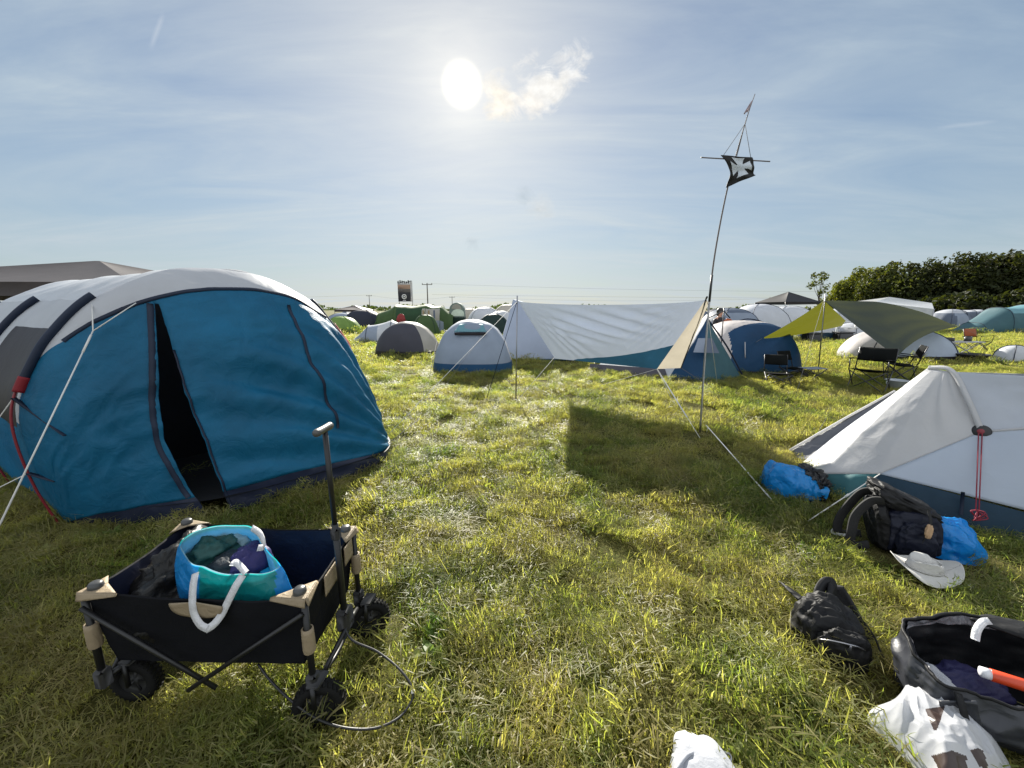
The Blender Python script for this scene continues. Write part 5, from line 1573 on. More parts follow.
# blue tent with the white back and pink trimmed porch
c = G(768, 374)
B2c = A(c[0], c[1] + 1.3, 0)
BB = dome_tent('dome_tent', 'royal blue porch tent with white roof and thin pink trim behind the low camp chairs', B2c, 2.7, 2.6, 1.34, -.12, F_DEEP,
          zones=(('roof', F_PINKW, lambda t, z, x, y: (y > -.42 + .35 * x) & (z > .40) & (x < .55) | (x < -.55) & (z > .25)), ('side_panel', F_CYAN, lambda t, z, x, y: (x < -.62) & (y < .3))), skirt=F_BLK, skirt_h=.06, n=3.0, poles=False, rad=.75, nth=220, nph=80)
arch = [W(735, 345, B2c[1] - .85), W(742, 335, B2c[1] - .7), W(752, 328.5, B2c[1] - .55), W(765, 326, B2c[1] - .5), W(780, 327.5, B2c[1] - .5)]
MB().tube(arch, .018, 6, k=6).build('pink_trim', fabric('pink_piping', (.50, .06, .14), trans=.1), BB)
MB().tube([W(745, 342, B2c[1] - 1.15), G(745.5, 373)], .014, 6).build('porch_pole', S_STEEL, BB)
MB().ribbon([W(752, 333, B2c[1] - .8), G(788, 372)], .05, up=(0, -1, .2), thick=.01).build('guy_strap', S_CORD, BB)
MB().tube([W(738, 321, B2c[1] + .2), W(748, 319, B2c[1] + .1), W(760, 321, B2c[1] + .1), W(766, 324, B2c[1])], .02, 6, k=5).build('pole_sleeve', F_NAVY, BB)

# white dome under the olive tarp
c = G(925, 361)
WD = dome_tent('dome_tent', 'white dome tent with a dark groundsheet half hidden under the olive tarp', A(c[0], c[1] + 1.0, 0), 3.5, 1.9, 1.02, -.10, fabric('cool_white_fly', (.42, .48, .58), trans=.32, var=.05),
          zones=(('end_panel', F_PINKW, lambda t, z, x, y: (x < -.55)),), skirt=F_BLK, skirt_h=.07, n=2.4, poles=True, rad=.85)

# more tents behind
def small(name, label, u, vb, width, h, yaw, fly, **k):
    c = G(u, vb); d = k.pop('depth', width * .85)
    k.setdefault('guys', 4 if c[1] < 34 else 0)
    return dome_tent(name, label, A(c[0], c[1] + d * .45, 0), width, d, h, yaw, fly, nth=48, nph=16, **k)
small('dome_tent', 'white dome tent with a navy seam peeking over the pink trimmed porch tent', 771, 340, 3.6, 2.0, .1, F_ICE, skirt=F_DEEP, skirt_h=.3, n=2.4)
small('dome_tent', 'grey dome tent with a long mesh window left of the white domes beyond the tarp', 740, 341, 3.4, 1.75, .2, F_SLATE, zones=(('window', F_BLUGREY, lambda t, z, x, y: (y < -.2) & (z > .45) & (z < .85)),), n=2.6)
small('dome_tent', 'low white and teal tent seen under the left wing of the olive tarp', 832, 340, 2.6, 1.0, -.3, F_ICE, skirt=F_TEAL, skirt_h=.4, n=2.4)
small('dome_tent', 'small white tent with teal end glimpsed beneath the middle of the olive tarp', 866, 341, 2.2, .95, .25, F_ICE, zones=(('end_panel', F_TURQ, lambda t, z, x, y: x > .4),), n=2.2)
small('dome_tent', 'pale blue dome tent in the row directly in front of the dark trees', 963, 329, 3.2, 1.75, .1, F_SLATE, zones=(('roof', F_ICE, lambda t, z, x, y: z > .80), ('door_panel', F_BLUGREY, lambda t, z, x, y: (np.abs(x + .2) < .35) & (y < 0))), n=2.6)
c = G(980, 329)
tunnel('tent_annexe', 'boxy grey blue awning standing against the pale blue dome tent by the trees', [(-.9, .7, 1.6), (0, .75, 1.68), (.9, .7, 1.72)], .1, A(c[0] - .3, c[1] + 1.0, 0), [('roof', F_ICE, lambda k, s, z: z > 1.5), ('wall', F_SLATE, ALL)], pw=.35)
c = G(1029, 334)
tunnel('tunnel_tent', 'turquoise tunnel tent with long sloping nose at the right edge by the trees', [(-3.4, .5, .02), (-2.2, 1.0, .75), (-.8, 1.35, 1.85), (1.0, 1.4, 2.05), (3.2, 1.2, 1.7)], -.1, A(c[0] + .2, c[1] + 1.6, 0),
       [('door', F_BLK, lambda k, s, z: (s > .1) & (s < 1.2) & (k > .0) & (k < .28)), ('pale_band', F_CYAN, lambda k, s, z: (s > -.8) & (z > 1.4)), ('flysheet', F_TURQ, ALL)])
small('dome_tent', 'white tent end cut off by the right picture edge beside the black tub', 1026, 362, .9, .5, 0, F_ICE, n=2.4)
# long white marquee roof behind the olive tarp
c = G(905, 331)
MQ = thing('marquee', 'long white party tent roof rising behind the olive tarp', 'marquee', A(c[0], c[1] + 2, 0))
q0, q1, q2, q3 = W(874, 302, 30), W(934, 309, 30), W(932, 303, 33), W(890, 297, 33)
MB().grid(patch(q0, q1, q2, q3, 12, 8, -.1)).grid(patch(q3, q2, q2 + A(0, 3, -.4), q3 + A(-1, 3, -.4), 12, 6)).build('roof', F_ICE, MQ)
MB().grid(patch(q0, q1, q1 * A(1, 1, 0), q0 * A(1, 1, 0), 12, 6)).build('wall', F_ICE, MQ)
for p_ in (q0, q1, q2 + A(0, 3, -.4)): MB().tube([p_, p_ * A(1, 1, 0)], .04, 6).build('leg', S_STEEL, MQ)

# left of centre, far rows
c = G(376, 343)
tunnel('ridge_tent', 'small crumpled white ridge tent behind the charcoal dome tent', [(-1.25, .9, .25), (-.6, .95, .85), (.6, .9, 1.12), (1.2, .6, .95)], .12, A(c[0], c[1] + .9, 0), [('door_panel', F_BLUGREY, lambda k, s, z: (k < .4) & (s < -.1)), ('flysheet', F_ICE, ALL)], pw=.95)
c = G(408, 332.5)
GT_ = tunnel('frame_tent', 'large green frame tent with clear windows and a pale awning wall', [(-3.2, .5, .6), (-2.7, 1.5, 1.45), (-1.3, 2.0, 2.08), (1.1, 2.0, 2.12), (2.2, 1.9, 2.0), (3.1, 1.2, 1.2)], .04, A(c[0] + .1, c[1] + 2.1, 0),
     [('window', F_CREAM, lambda k, s, z: (k < .45) & (s > .75) & (s < 2.15) & (z > .80) & (z < 1.75)), ('awning_wall', F_BLUGREY, lambda k, s, z: (k < .45) & (s > 1.2) & (s < 2.3) & (z <= .80)),
      ('porch', fabric('fern_green_fly', (.030, .080, .035), trans=.35), lambda k, s, z: (k < .5) & (s > -1.2) & (s <= .75) & (z > .3) & (z < 1.8)), ('flysheet', F_MOSS, ALL)], polemat=F_MOSS, pw=.6)
w0 = G(437, 333); w0 = A(w0[0], w0[1] + .1, 0)
for dx in (-1.0, -.6, -.2): MB().box(w0 + A(dx, .12, 1.25), (.12, .05, .8)).build('curtain', fabric('ochre_curtain', (.34, .26, .14), trans=.3) if dx < -.3 else F_SLATE, GT_)
small('dome_tent', 'small moss green dome tent pitched in front of the green frame tent', 424, 335, 1.9, 1.35, .1, F_MOSS, n=2.1, depth=1.4)
small('dome_tent', 'lime green dome tent beyond the right edge of the big blue tent', 337, 334, 2.6, 1.2, 0, F_LIME, n=2.4, seams=F_LIME)
small('dome_tent', 'low black dome tent under the dark gazebo at left of the frame tent', 358, 331, 3.6, 1.7, 0, fabric('ink_fly', (.022, .026, .045), trans=.2), n=2.2)
c = G(457, 331)
TL = thing('toilet_tent', 'tall narrow toilet tent pale above and dark teal below', 'tent', A(c[0], c[1] + .5, 0))
def hood(z0, z1, w0, w1, dep=.5):
    return [A(c[0] - w0, c[1], z0), A(c[0] + w0, c[1], z0), A(c[0] + w0, c[1] + 2 * dep, z0), A(c[0] - w0, c[1] + 2 * dep, z0)], [A(c[0] - w1, c[1] + .02, z1), A(c[0] + w1, c[1] + .02, z1), A(c[0] + w1, c[1] + 2 * dep - .02, z1), A(c[0] - w1, c[1] + 2 * dep - .02, z1)]
def ring(z0, z1, w0, w1, nm, mt, nz=4):
    a_, b_ = hood(z0, z1, w0, w1); q = MB()
    for i in range(4): q.grid(patch(a_[i], a_[(i + 1) % 4], b_[(i + 1) % 4], b_[i], 6, nz))
    q.build(nm, mt, TL)
F_SAGE = fabric('sage_fly', (.22, .27, .25), trans=.3)
ring(0, 1.1, .62, .62, 'lower_wall', F_DKGREEN); ring(1.1, 1.7, .62, .58, 'upper_wall', F_SAGE)
q = MB(); th = np.linspace(0, pi, 14)[:, None]; yy_ = np.linspace(c[1] + .02, c[1] + .98, 6)[None, :]
q.grid(np.stack([c[0] - .58 * np.cos(th) + 0 * yy_, yy_ + 0 * th, 1.7 + .55 * np.sin(th) + 0 * yy_], -1))
fr_ = np.stack([c[0] - .58 * np.cos(th[:, 0]), np.full(14, c[1] + .02), 1.7 + .55 * np.sin(th[:, 0])], -1); q.add(fr_, [tuple(range(14))])
q.build('top', F_SAGE, TL)
MB().grid(np.stack([np.stack([c[0] - s_ * .40 * np.cos(th[:, 0]), np.full(14, c[1] - .006), 1.75 + s_ * .40 * np.sin(th[:, 0])], -1) for s_ in (.02, 1)], 1)).build('window', F_CREAM, TL)
MB().tube([A(c[0] - .62, c[1] - .01, 0), A(c[0] - .62, c[1] - .01, 1.55)], .03, 6).build('edge_pole', S_STEEL, TL)
rows = [(484, 329, 3.6, 1.95, .1, F_ICE, 'white dome tent with navy seams beyond the blue grey dome, next to the toilet tent'),
        (502, 331, 3.0, 1.6, .2, F_ICE, 'pale dome tent far off between the blue grey dome and the white tarp'),
        (509, 327, 4.0, 2.3, -.1, F_CREAM, 'cream dome tent partly hidden by the left pole of the white tarp'),
        (469, 325, 3.4, 1.9, -.2, F_CREAM, 'cream tent roof far off just right of the toilet tent'),
        (493, 336, 2.4, 1.42, .0, F_DKGREEN, 'dark green dome tent peeping over the blue grey dome tent'),
        (338, 327, 3.8, 1.4, .0, F_BLUGREY, 'pale blue dome tent far off beside the lime green tent'),
        (347, 324, 4.5, 1.6, .3, F_ROYAL, 'small royal blue tent far off behind the lime green tent'),
        (356, 323, 3.5, 1.3, .3, F_ICE, 'tiny white tent far off between lime green tent and dark gazebo'),
        (699, 331, 3.6, 1.75, .2, F_SLATE, 'slate grey dome tent beyond the top of the flagpole guy lines'),
        (726, 327, 4.2, 1.8, .1, F_CHAR, 'dark grey dome tent far behind the person near the flagpole'),
        (800, 331, 4.5, 2.0, .0, F_ICE, 'white dome tent beside the black gazebo, behind the olive tarp'),
        (852, 333, 3.2, 1.8, .1, F_ICE, 'white gabled tent far behind the pole of the olive tarp'),
        (-6, 322, 7.0, 2.2, .0, F_ICE, 'white tent roof at the far left beneath the brown canopy')]
for (u_, vb_, w_, h_, yw_, fm_, lb_) in rows:
    small('dome_tent', lb_, u_, vb_, w_, h_, yw_, fm_, n=2.5)
# gazebos
def gazebo(label, cx, cy, w, d, eave, peak, yaw, mat, legm=S_DKSTEEL, valance=.25, wall=None, ridge=0.0):
    t_ = thing('gazebo', label, 'gazebo', A(cx, cy, 0))
    R = rotz(yaw); f = lambda x, y, z: R @ A(x, y, z) + A(cx, cy, 0)
    q = MB(); rg = ridge / 2
    c4 = [f(-w / 2, -d / 2, eave), f(w / 2, -d / 2, eave), f(w / 2, d / 2, eave), f(-w / 2, d / 2, eave)]
    r0, r1 = f(-rg, 0, peak), f(rg, 0, peak)
    q.grid(patch(c4[0], c4[1], r1, r0, 14, 12, -.06)); q.grid(patch(c4[2], c4[3], r0, r1, 14, 12, -.06))
    q.grid(patch(c4[1], c4[2], r1 + A(0, .001, 0), r1, 14, 12, -.06)); q.grid(patch(c4[3], c4[0], r0, r0 + A(0, .001, 0), 14, 12, -.06))
    q.build('roof', mat, t_)
    q = MB()
    for i in range(4):
        a_, b_ = c4[i], c4[(i + 1) % 4]; q.grid(patch(a_, b_, b_ - A(0, 0, valance), a_ - A(0, 0, valance), 10, 3, .02))
    q.build('valance', mat, t_)
    for p_ in c4: MB().tube([p_, p_ * A(1, 1, 0)], .025, 6).build('leg', legm, t_)
    if wall is not None: MB().grid(patch(c4[2] - A(0, 0, .2), c4[3] - A(0, 0, .2), c4[3] * A(1, 1, 0), c4[2] * A(1, 1, 0), 12, 8, .05)).build('back_wall', wall, t_)
    return t_
gazebo('black peaked gazebo in the far row right of the flagpole', G(789, 325)[0], 46, 4.6, 4.4, 2.6, 3.8, .15, F_BLK)
gazebo('small dark gazebo with a white back wall left of the green frame tent', G(366, 324)[0] - .6, 47, 3.4, 3.2, 1.75, 2.25, .0, fabric('umber_canopy', (.05, .038, .038), trans=.1), wall=F_ICE)
gz = gazebo('wide brown canopy showing over the roof of the big blue tent', -9.1, 8.8, 5.6, 5.0, 2.06, 2.68, .05, fabric('brown_canopy', (.060, .050, .050), trans=.12, var=.12), ridge=.1, valance=.22)
# ------------------------------------------------------------------ olive tarp on a pole
c = G(818, 373)
OT = thing('olive_tarp', 'olive green tarp stretched from one pole into two wings over the camp chairs', 'tarp', A(c[0], c[1], 0))
Yp = c[1]
pt = W(824, 300.5, Yp); 
MB().tube([A(c[0], c[1], 0), W(825.5, 294, Yp)], .014, 8).build('pole', S_STEEL, OT)
rb = W(905, 302, Yp + 3.2); rb2 = W(958, 327, Yp + 3.0)
lw = W(762, 338.5, Yp - 1.1); lw2 = W(806, 339, Yp + 2.6)
tip = W(897, 357.5, Yp - 2.2)
# the hypar: pole top and far corner high, the two wings drawn down
ridge_ = lambda t: crom([pt, W(850, 301, Yp + 1.2), W(880, 303, Yp + 2.2), W(920, 312, Yp + 2.8), rb2], 10)[int(t * 40)]
rg = crom([pt, W(850, 301, Yp + 1.2), W(882, 302.5, Yp + 2.2), W(922, 312, Yp + 2.8), rb2], 8)
n_ = len(rg)
v = np.linspace(0, 1, 24)[None, :, None]
e2 = np.array([pt * (1 - t) + tip * t if t < 1 else tip for t in np.linspace(0, 1, n_)])
nearedge = crom([pt, pt * .62 + tip * .38 + A(.10, 0, -.03), tip], 16)
# near wing: pole top -> low tip -> far corner
U, V_ = np.linspace(0, 1, 34), np.linspace(0, 1, 34)
def bez(p0, p1, p2, t): return p0 * (1 - t) ** 2 + 2 * p1 * t * (1 - t) + p2 * t ** 2
e_top = np.array([rg[min(n_ - 1, int(t * (n_ - 1)))] for t in U])
e_bot = np.array([bez(pt, pt * .5 + tip * .5 + A(.05, .0, -.04), tip, t * 2) if t < .5 else bez(tip, (tip + rb2) / 2 + A(-.15, .3, .18), rb2, (t - .5) * 2) for t in U])
P = e_top[:, None] * (1 - V_)[None, :, None] + e_bot[:, None] * V_[None, :, None]
P = P + A(0, 0, 1) * (-.03 * np.sin(pi * U)[:, None] * np.sin(pi * V_)[None, :] + .004 * np.sin(V_[None, :] * 20 + U[:, None] * 14) * np.sin(pi * U)[:, None])[..., None]
MB().grid(P).build('near_wing', F_OLIVE, OT)
# far-left wing, lit through by the sun
e_bot = np.array([bez(pt, pt * .5 + lw * .5 + A(.05, 0, -.05), lw, t * 2) if t < .5 else bez(lw, (lw + lw2) / 2 + A(.1, .1, .02), W(842, 326, Yp + 3.2), (t - .5) * 2) for t in U])
e_t2 = np.array([pt * (1 - t) + W(846, 321, Yp + 3.0) * t for t in U]); 
P = e_t2[:, None] * (1 - V_)[None, :, None] + e_bot[:, None] * V_[None, :, None]
P = P + A(0, 0, 1) * (-.06 * np.sin(pi * U)[:, None] * np.sin(pi * V_)[None, :] + .035 * np.sin(U[:, None] * 26) * np.sin(pi * V_)[None, :])[..., None]
MB().grid(P).build('far_wing', F_OLIVE, OT)
for a_, b_ in ((lw, G(740, 352)), (rb2, W(984, 337, Yp + 4)), (tip, G(905, 372)), (pt, G(806, 352)), (pt + A(0, 0, .03), G(795, 398))):
    MB().tube([a_, b_], .004, 5).build('guy_line', S_DARKCORD, OT)

# ------------------------------------------------------------------ camp chairs
F_CHAIR = fabric('black_chair_cloth', (.009, .010, .010), trans=.03, var=.2, rough=.9, spec=.06)
def folding_chair(name, label, cloth_m, w=.52, sh=.42, bh=.86, arms=True, back_m=None, group=None):
    t_ = thing(name, label, 'chair', (0, 0, 0), group)
    d = .44; hw = w / 2
    P = patch(A(-hw, -d / 2, sh + .02), A(hw, -d / 2, sh + .02), A(hw, d / 2, sh - .02), A(-hw, d / 2, sh - .02), 12, 10, -.045)
    MB().grid(P).build('seat', cloth_m, t_, solid=.008)
    P = patch(A(-hw, d / 2 + .03, sh + .16), A(hw, d / 2 + .03, sh + .16), A(hw, d / 2 + .12, bh), A(-hw, d / 2 + .12, bh), 12, 10, .05)
    MB().grid(P).build('backrest', back_m or cloth_m, t_, solid=.01)
    for sx in (-1, 1):
        MB().tube([A(sx * hw, -d / 2, .0), A(sx * hw * .98, d / 2, sh)], .011, 6).build('leg', S_DKSTEEL, t_)
        MB().tube([A(sx * hw, d / 2 + .05, .0), A(sx * hw * .98, -d / 2, sh)], .011, 6).build('leg', S_DKSTEEL, t_)
        MB().tube([A(sx * hw, d / 2, sh), A(sx * hw, d / 2 + .12, bh)], .011, 6).build('back_post', S_DKSTEEL, t_)
    MB().tube([A(-hw, -d / 2, 0.02), A(hw, -d / 2, sh)], .010, 6).tube([A(hw, -d / 2 - .012, 0.02), A(-hw, -d / 2 - .012, sh)], .010, 6).build('front_brace', S_DKSTEEL, t_)
    MB().tube([A(-hw, d / 2 + .04, 0.02), A(hw, d / 2 + .02, sh)], .010, 6).tube([A(hw, d / 2 + .055, 0.02), A(-hw, d / 2 + .035, sh)], .010, 6).build('rear_brace', S_DKSTEEL, t_)
    if arms:
        for sx in (-1, 1):
            P = patch(A(sx * hw - .04, -d / 2 - .05, sh + .24), A(sx * hw + .04, -d / 2 - .05, sh + .24), A(sx * hw + .04, d / 2 + .05, sh + .20), A(sx * hw - .04, d / 2 + .05, sh + .20), 5, 8, -.01)
            a_ = MB().grid(P).build('armrest', cloth_m, t_, solid=.012)
            MB().tube([A(sx * hw, -d / 2, sh), A(sx * hw, -d / 2 - .02, sh + .23)], .010, 6).build('arm_post', S_DKSTEEL, t_)
    return t_
ch = folding_chair('camp_chair', 'black folding camp chair with armrests, nearest of the chairs beneath the olive tarp', F_CHAIR, w=.58, sh=.43, bh=.86, group='black camp chairs under the olive tarp')
p_ = G(868, 391); ch.location = A(p_[0] - .02, p_[1], 0); ch.rotation_euler = (0, 0, -.95)
p_ = G(898, 384); dup(ch, A(p_[0] + .1, p_[1] + .15, 0), -2.2, 'black folding camp chair turned away, just right of and behind the nearest camp chair', 'black camp chairs under the olive tarp')
F_TANP = fabric('tan_pocket', (.36, .24, .15), trans=.1)
lc = folding_chair('low_chair', 'low tan backed camp chair, left one of the pair before the blue porch tent', F_CHAIR, w=.44, sh=.24, bh=.62, arms=False, group='low tan backed camp chairs')
MB().grid(patch(A(-.15, .275, .46), A(.10, .275, .46), A(.10, .315, .57), A(-.15, .315, .57), 6, 6, -.05)).build('pocket', F_TANP, lc, solid=.012)
p_ = G(777, 384); lc.location = A(p_[0], p_[1], 0); lc.rotation_euler = (0, 0, -.35)
p_ = G(800, 379); dup(lc, A(p_[0], p_[1] + .2, 0), .35, 'low tan backed camp chair, right one of the pair beside the blue porch tent', 'low tan backed camp chairs')
st_ = thing('folding_stool', 'small grey topped folding stool right of the low tan camp chairs', 'stool', G(811, 381))
sp_ = G(811, 381)
MB().grid(patch(sp_ + A(-.22, -.17, .30), sp_ + A(.22, -.17, .31), sp_ + A(.22, .17, .31), sp_ + A(-.22, .17, .30), 8, 8, -.03)).build('seat', F_BLUGREY, st_, solid=.01)
for sy in (-1, 1):
    MB().tube([sp_ + A(-.2, sy * .16, 0), sp_ + A(.2, sy * .16, .30)], .011, 6).build('leg', S_DKSTEEL, st_); MB().tube([sp_ + A(.2, sy * .16 + .015, 0), sp_ + A(-.2, sy * .16 + .015, .30)], .011, 6).build('leg', S_DKSTEEL, st_)
# bucket-like pale box by the near camp chair
p_ = G(900, 391)
bx = thing('wash_basin', 'pale grey plastic wash basin on the grass beside the nearest camp chair', 'basin', p_)
MB().lathe([(.10, .01), (.13, .02), (.17, .20), (.185, .205), (.18, .215), (.16, .19), (.12, .035), (.001, .03)], p_ + A(0, .1, 0), None, 24).build('bowl', solid('pale_grey_plastic', (.42, .45, .48), .4), bx)
MB().tube([p_ + A(-.18, .1, .2), p_ + A(-.21, .1, .17), p_ + A(-.2, .1, .13)], .01, 6, k=4).build('handle', solid('pale_grey_plastic', (.42, .45, .48), .4), bx)
# roll-top table, chair and fire bowl at the right
p_ = G(962, 358)
tb = thing('camp_table', 'light folding camp table with crossed legs beyond the white dome tent', 'table', p_)
MB().box(p_ + A(0, .2, .55), (1.15, .6, .03)).build('tabletop', solid('pale_table', (.32, .32, .32), .5), tb)
for sy in (-1, 1):
    for s_ in (-1, 1): MB().tube([p_ + A(-s_ * .5, .2 + sy * .26, 0), p_ + A(s_ * .5, .2 + sy * .26, .54)], .018, 6).build('leg', S_STEEL, tb)
for i_, (dx, h_, r_, col, nm, lb) in enumerate(((-.35, .12, .13, (.02, .02, .02), 'cooking_pot', 'black cooking pot standing on the left end of the camp table'), (.30, .16, .10, (.05, .05, .05), 'gas_stove', 'dark gas stove standing on the right end of the camp table'))):
    pp = p_ + A(dx, .2, .566)
    pt_ = thing(nm, lb, nm.split('_')[1], pp)
    MB().lathe([(.001, 0), (r_, 0), (r_, h_), (r_ * .92, h_), (r_ * .9, .02), (.001, .02)], pp, None, 18).build('pot_body' if i_ == 0 else 'stove_body', solid('c_%d' % i_, col, .4), pt_)
    MB().tube([pp + A(-r_, 0, h_ * .8), pp + A(-r_ - .05, 0, h_), pp + A(-r_ - .12, 0, h_)], .01, 6).build('handle' if i_ == 0 else 'hose', S_BLACK, pt_)
ch2 = folding_chair('camp_chair', 'orange backed folding chair behind the camp table at the right', F_CHAIR, w=.6, sh=.42, bh=.9, back_m=fabric('rust_orange_cloth', (.34, .10, .03), trans=.3))
p2 = G(985, 353); ch2.location = A(p2[0], p2[1] + .3, 0); ch2.rotation_euler = (0, 0, .15)
p_ = G(985, 362.5)
fb = thing('fire_bowl', 'low round black fire bowl on the grass before the camp table', 'fire bowl', p_)
MB().lathe([(.001, .10), (.20, .11), (.36, .20), (.40, .24), (.42, .23), (.40, .19), (.30, .10), (.2, .06), (.001, .05)], p_ + A(0, .4, 0), None, 32).build('bowl', solid('sooty_iron', (.012, .012, .012), .6), fb)
for k in range(3):
    a = k * 2.1 + .4; MB().tube([p_ + A(.3 * cos(a), .4 + .3 * sin(a), .08), p_ + A(.42 * cos(a), .4 + .42 * sin(a), -.02)], .02, 6).build('leg', S_BLACK, fb)
# cool box under the olive tarp
for (u_, vb_, col, lb) in ((815, 342, (.02, .02, .022), 'black crate on the grass under the left wing of the olive tarp'), (846, 341, (.05, .05, .055), 'dark grey crate between the small tents under the olive tarp')):
    pc_ = G(u_, vb_); k_ = thing('storage_crate', lb, 'crate', pc_)
    MB().box(pc_ + A(0, .25, .22), (.8, .5, .42)).build('crate_body', solid('crate_%d' % u_, col, .5), k_); MB().box(pc_ + A(0, .25, .46), (.84, .54, .06)).build('lid', solid('crate_%d' % u_, col, .5), k_)
pc_ = G(850, 341); cf = thing('white_shelf', 'white camp shelf standing among the tents under the olive tarp', 'shelf', pc_ + A(0, .3, 0))
for dx in (-.55, .45): MB().tube([pc_ + A(dx, .3, 0), pc_ + A(dx, .3, 1.05)], .06, 8).build('post', solid('white_paint', (.6, .6, .6), .5), cf)
for z_ in (.35, .7, 1.02): MB().box(pc_ + A(-.05, .3, z_), (1.0, .35, .05)).build('shelf', solid('white_paint', (.6, .6, .6), .5), cf)

# ------------------------------------------------------------------ person standing among the tents
def person(label, base, h=1.62, yaw=0.0):
    f = h / 1.75
    J = [(0, 0, .93), (0, .0, 1.12), (0, .01, 1.33), (0, .01, 1.46), (0, -.01, 1.54), (0, -.03, 1.63), (0, -.02, 1.71),
         (.10, 0, .88), (.11, -.02, .50), (.11, .02, .09), (.115, -.12, .04), (-.10, 0, .88), (-.11, .01, .50), (-.11, .04, .09), (-.115, -.10, .04),
         (.18, .02, 1.40), (.24, .03, 1.14), (.20, -.16, 1.02), (.17, -.24, 1.02), (-.18, .02, 1.40), (-.24, .04, 1.14), (-.20, -.14, 1.00), (-.17, -.22, 1.00)]
    Rr = [.14, .125, .145, .07, .055, .085, .075, .095, .062, .04, .035, .095, .062, .04, .035, .06, .045, .032, .03, .06, .045, .032, .03]
    E = [(0, 1), (1, 2), (2, 3), (3, 4), (4, 5), (5, 6), (0, 7), (7, 8), (8, 9), (9, 10), (0, 11), (11, 12), (12, 13), (13, 14), (2, 15), (15, 16), (16, 17), (17, 18), (2, 19), (19, 20), (20, 21), (21, 22)]
    me = bpy.data.meshes.new('body')
    me.from_pydata([tuple(np.array(j) * f) for j in J], E, [])
    t_ = thing('person', label, 'person', base)
    o = bpy.data.objects.new('body', me); COL.objects.link(o); o.parent = t_
    sk = o.modifiers.new('skin', 'SKIN'); sk.use_smooth_shade = True
    for v_, r_ in zip(me.skin_vertices[0].data, Rr): v_.radius = (r_ * f, r_ * f)
    me.skin_vertices[0].data[0].use_root = True
    o.modifiers.new('smooth', 'SUBSURF').levels = 2; o.modifiers['smooth'].render_levels = 2
    m_ = solid('skin', (.40, .22, .15), .5); me.materials.append(m_)
    ORG[o.name] = np.asarray(base, float)
    b = np.asarray(base, float)
    q = MB(); q.ball(b + A(0, .012, 1.68) * f, (.098 * f, .108 * f, .115 * f), 20, 14, lambda D, Q: Q * (1 + .10 * ridge(D * 4, 3)[..., None])); q.ball(b + A(0, .05, 1.60) * f, (.085 * f, .07 * f, .10 * f))
    q.build('hair', solid('black_hair', (.010, .009, .008), .5), t_)
    q = MB()
    lv = [(.86, .17, .13), (1.0, .165, .125), (1.2, .185, .135), (1.36, .20, .125), (1.44, .12, .10), (1.47, .07, .07)]
    th = np.linspace(0, 2 * pi, 25)[:, None]
    Q = np.stack([np.stack([np.cos(th[:, 0]) * rx_, np.sin(th[:, 0]) * ry_, np.full(25, z_)], -1) for z_, rx_, ry_ in lv], 1) * f + b
    q.grid(wrinkle(Q, .008, 9, 4))
    for s_ in (1, -1): q.tube([b + A(s_ * .17, .02, 1.40) * f, b + A(s_ * .24, .035, 1.14) * f, b + A(s_ * .22, -.08, 1.07) * f], [.075, .06, .055], 10, k=4)
    q.build('jumper', fabric('dark_jumper', (.016, .016, .020), trans=0), t_)
    q = MB()
    for s_ in (1, -1): q.tube([b + A(s_ * .085, 0, .92) * f, b + A(s_ * .11, -.01, .5) * f, b + A(s_ * .112, .03, .08) * f], [.115, .085, .06], 12, k=4)
    q.build('trousers', fabric('dark_trousers', (.02, .02, .026), trans=0), t_)
    t_.rotation_euler = (0, 0, yaw)
    return t_
pb_ = A(G(717.5, 340)[0] * 13.2 / G(717.5, 340)[1], 13.2, 0)
person('person with dark hair and dark top standing behind the tarp near the flagpole', pb_, 1.66, .5)
q = MB(); crumple(q, pb_ + A(.14, -.26, 1.15), (.15, .10, .19), .25, 601)
tag(q.build('cushion', fabric('orange_cloth', (.42, .10, .03), trans=.3), loc=pb_ + A(.14, -.26, 1.0)), 'rust orange cushion held by the person near the flagpole', 'cushion')
q = MB(); crumple(q, G(402, 333) + A(.0, -.1, .95), (.30, .2, .38), .25, 602, flat=1.0)
tag(q.build('poncho', fabric('red_cloth', (.32, .05, .05), trans=.3), loc=G(402, 333)), 'red poncho hung up before the green frame tent porch', 'clothing')
# ------------------------------------------------------------------ trees
def leaf_mat(name, col, trans=.35):
    m = bpy.data.materials.new(name); g = NG(nt(m))
    at = g.n('ShaderNodeAttribute', attribute_name='Col').outputs['Color']
    c = g.mix(1.0, at, col, 'MULTIPLY')
    d = g.n('ShaderNodeBsdfPrincipled', i_Roughness=.6); d.inputs['Specular IOR Level'].default_value = .15; g.l(c, d.inputs['Base Color'])
    t = g.n('ShaderNodeBsdfTranslucent'); g.l(g.mix(1.0, c, (1.6, 1.5, .5), 'MULTIPLY'), t.inputs[0])
    mx = g.n('ShaderNodeMixShader'); mx.inputs[0].default_value = trans
    g.l(d.outputs[0], mx.inputs[1]); g.l(t.outputs[0], mx.inputs[2]); g.l(mx.outputs[0], g.n('ShaderNodeOutputMaterial').inputs[0])
    return m
LEAF = leaf_mat('tree_leaves', (1, 1, 1), .36)
S_BARK = solid('bark', (.055, .042, .032), .9, bump=.6, bscale=12)
